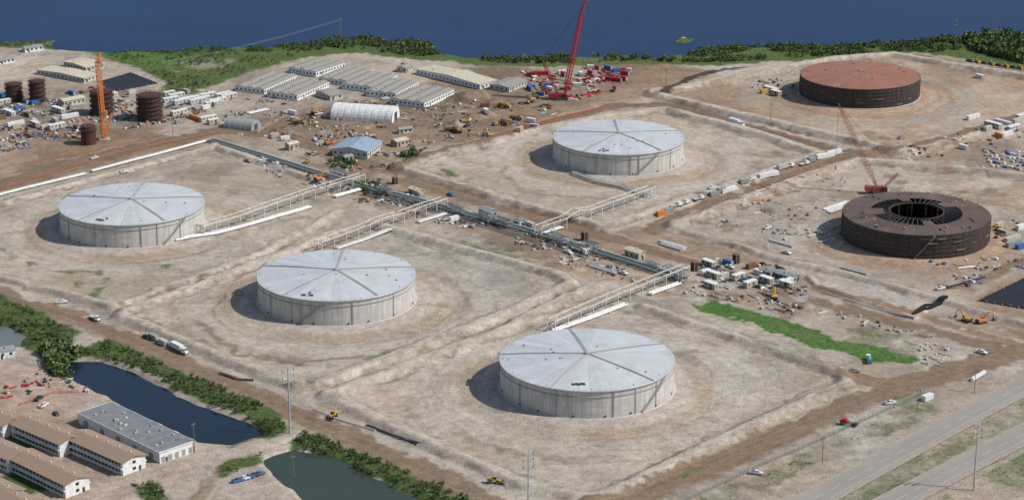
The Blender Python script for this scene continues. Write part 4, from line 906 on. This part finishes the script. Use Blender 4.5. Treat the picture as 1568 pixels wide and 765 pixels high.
# ---------- vegetation
def scatter(name,polys,n,hr,leaf=.9,nq=70,thr=.35,trunk=True,world=False):
    Vs=[];Fs=[];Ms=[];o=0; T=[]
    for v in range(5):
        r=np.random.default_rng(v+50)
        k=nq; cl=r.uniform(-1,1,(6,3))*np.array([.3,.3,.22])+np.array([0,0,.6])
        ce=cl[r.integers(0,6,k)]+r.normal(0,.15,(k,3)); ce[:,2]=np.clip(ce[:,2],.1,1.05)
        u=r.normal(0,1,(k,3));u/=np.linalg.norm(u,axis=1)[:,None]; w=np.cross(u,r.normal(0,1,(k,3)));w/=np.linalg.norm(w,axis=1)[:,None]
        s=r.uniform(.05,.12,(k,1))*leaf
        T.append((ce,u*s,w*s,r.integers(0,3,k)))
    pts=[]
    tot=[ (np.array(p if world else PL(p))) for p in polys]; ar=[np.ptp(a[:,0])*np.ptp(a[:,1]) for a in tot]
    for a,A in zip(tot,ar):
        m=int(n*A/sum(ar)); xx=rng.uniform(a[:,0].min(),a[:,0].max(),m*3); yy=rng.uniform(a[:,1].min(),a[:,1].max(),m*3)
        ok=inside(xx,yy,[tuple(q) for q in a])&(fbm(xx,yy,14,33,3)+rng.uniform(-.08,.08,len(xx))>thr); xx=xx[ok];yy=yy[ok]; pts.append(np.stack([xx,yy],1))
    pts=np.concatenate(pts); z=H(pts[:,0],pts[:,1]); ok=z>-1.35; pts=pts[ok];z=z[ok]
    for (x,y),zz in zip(pts,z):
        ce,u,w,mi=T[random.randrange(5)]; h=random.uniform(*hr)*(.6+.7*random.random()); wd=h*random.uniform(.9,1.4); a=random.uniform(0,6.28); c_,s_=math.cos(a),math.sin(a)
        R=np.array([[c_,-s_,0],[s_,c_,0],[0,0,1]]); S=np.array([wd,wd,h]); off=np.array([x,y,zz-.1])
        q=np.stack([ce-u-w,ce+u-w,ce+u+w,ce-u+w],1).reshape(-1,3)*S@R.T+off
        Vs.append(q); k=len(ce); Fs.append(np.arange(4*k).reshape(k,4)+o); o+=4*k; sh_=random.random(); Ms.append(np.clip(mi+(1 if sh_>.75 else (-1 if sh_<.3 else 0)),0,2))
        if trunk:
            t=.035*h; tv=np.array([[-t,-t,0],[t,-t,0],[t,t,0],[-t,t,0],[-t*.4,-t*.4,h*.7],[t*.4,-t*.4,h*.7],[t*.4,t*.4,h*.7],[-t*.4,t*.4,h*.7]])+off
            Vs.append(tv); Fs.append(np.array([[0,1,5,4],[1,2,6,5],[2,3,7,6],[3,0,4,7]])+o); o+=8; Ms.append(np.full(4,3))
    if not Vs: return
    Vv=np.concatenate(Vs).astype(np.float32);Ff=np.concatenate(Fs).astype(np.int32);Mm=np.concatenate(Ms).astype(np.int32)
    me=bpy.data.meshes.new(name); me.vertices.add(len(Vv)); me.vertices.foreach_set('co',Vv.ravel()); me.loops.add(len(Ff)*4); me.loops.foreach_set('vertex_index',Ff.ravel()); me.polygons.add(len(Ff)); me.polygons.foreach_set('loop_start',np.arange(len(Ff),dtype=np.int32)*4)
    for k in('foliage_dark','foliage_mid','foliage_light','bark'): me.materials.append(M[k])
    me.polygons.foreach_set('material_index',Mm); me.update(calc_edges=True)
    ob=bpy.data.objects.new(name,me); sc.collection.objects.link(ob)
scatter('lakeshore_trees',[[(500,58),(600,54),(690,62),(690,82),(640,86),(560,76),(500,72)],[(690,80),(800,88),(900,84),(1000,80),(1000,92),(820,98),(740,94)],[(1000,80),(1150,70),(1350,60),(1480,56),(1470,78),(1300,84),(1100,96),(1000,94)]],2600,(1.2,3.6),1.1,40,.44)
scatter('lakeshore_trees',[[(1470,56),(1700,48),(1700,110),(1568,98),(1490,78)]],1000,(2.5,5.5),1.1,60,.35)
scatter('lakeshore_trees',[[(90,72),(250,76),(400,70),(500,60),(500,76),(400,80),(250,80),(110,75)]],450,(1.2,2.6),1.1,40,.45)
scatter('meadow_shrubs',[[(130,80),(300,78),(480,76),(430,94),(350,118),(300,138),(255,144),(255,125),(200,98)]],700,(.8,2.2),1.2,26,.52,False)
scatter('shore_reeds',[[(0,60),(90,52),(128,42),(110,55),(92,72),(0,70)]],260,(.8,1.8),1.2,26,.4,False)
scatter('pond_bushes',[[(60,545),(110,535),(165,520),(240,552),(340,592),(432,634),(438,656),(400,668),(380,640),(300,610),(215,566),(150,545),(108,548)],[(465,660),(520,680),(640,728),(740,770),(690,775),(570,730),(490,690),(445,682)]],2300,(.6,2.0),1.1,40,.42)
scatter('pond_bushes',[[(60,540),(105,530),(118,545),(112,580),(85,575)]],110,(2.5,4.5),1.1,70,.2)
scatter('roadside_bushes',[[(-40,455),(0,455),(60,480),(115,508),(60,530),(30,528),(30,510),(0,496)],[(335,712),(400,695),(360,726)],[(200,742),(240,740),(262,765),(230,770)]],600,(.6,1.8),1.1,40,.44)
scatter('grass_tufts',[[(1060,462),(1190,488),(1300,522),(1400,545),(1340,555),(1130,490)],[(1480,722),(1600,680),(1568,745)],[(1070,770),(1200,708),(1380,635),(1240,715)]],600,(.3,.8),1.5,14,.45,False)
scatter('shrub_patch',[[(610,235),(635,225),(650,238),(625,248)],[(545,282),(580,278),(600,300),(560,300)],[(500,245),(540,240),(545,258),(510,262)]],70,(1.5,3.0),1.1,50,.1)
# ---------- light, world, camera
EL=math.radians(44.5); dx,dy=13.0,-2.6; az=math.atan2(dx,dy)
S=Vector((math.sin(az)*math.cos(EL),math.cos(az)*math.cos(EL),math.sin(EL)))
ld=bpy.data.lights.new('sun','SUN'); ld.energy=4.15; ld.angle=math.radians(.5); ld.color=(1,.97,.92); lo=bpy.data.objects.new('sun',ld); sc.collection.objects.link(lo); lo.rotation_euler=(-S).to_track_quat('-Z','Y').to_euler(); lo.location=(0,1200,500)
w=bpy.data.worlds.new('World'); sc.world=w; w.use_nodes=True; nt=w.node_tree; bg=nt.nodes['Background']; sk=nt.nodes.new('ShaderNodeTexSky'); sk.sky_type='NISHITA'; sk.sun_disc=False; sk.sun_elevation=EL; sk.sun_rotation=az; nt.links.new(sk.outputs[0],bg.inputs[0]); bg.inputs[1].default_value=.11
cd=bpy.data.cameras.new('camera'); cd.sensor_width=36; cd.lens=F/1568*36; cd.clip_end=20000; cd.clip_start=1; cam=bpy.data.objects.new('camera',cd); sc.collection.objects.link(cam); cam.location=(0,0,CH); cam.rotation_euler=(math.pi/2-PT,0,0); sc.camera=cam
sc.view_settings.view_transform='Standard'; sc.view_settings.look='None'; sc.view_settings.exposure=0
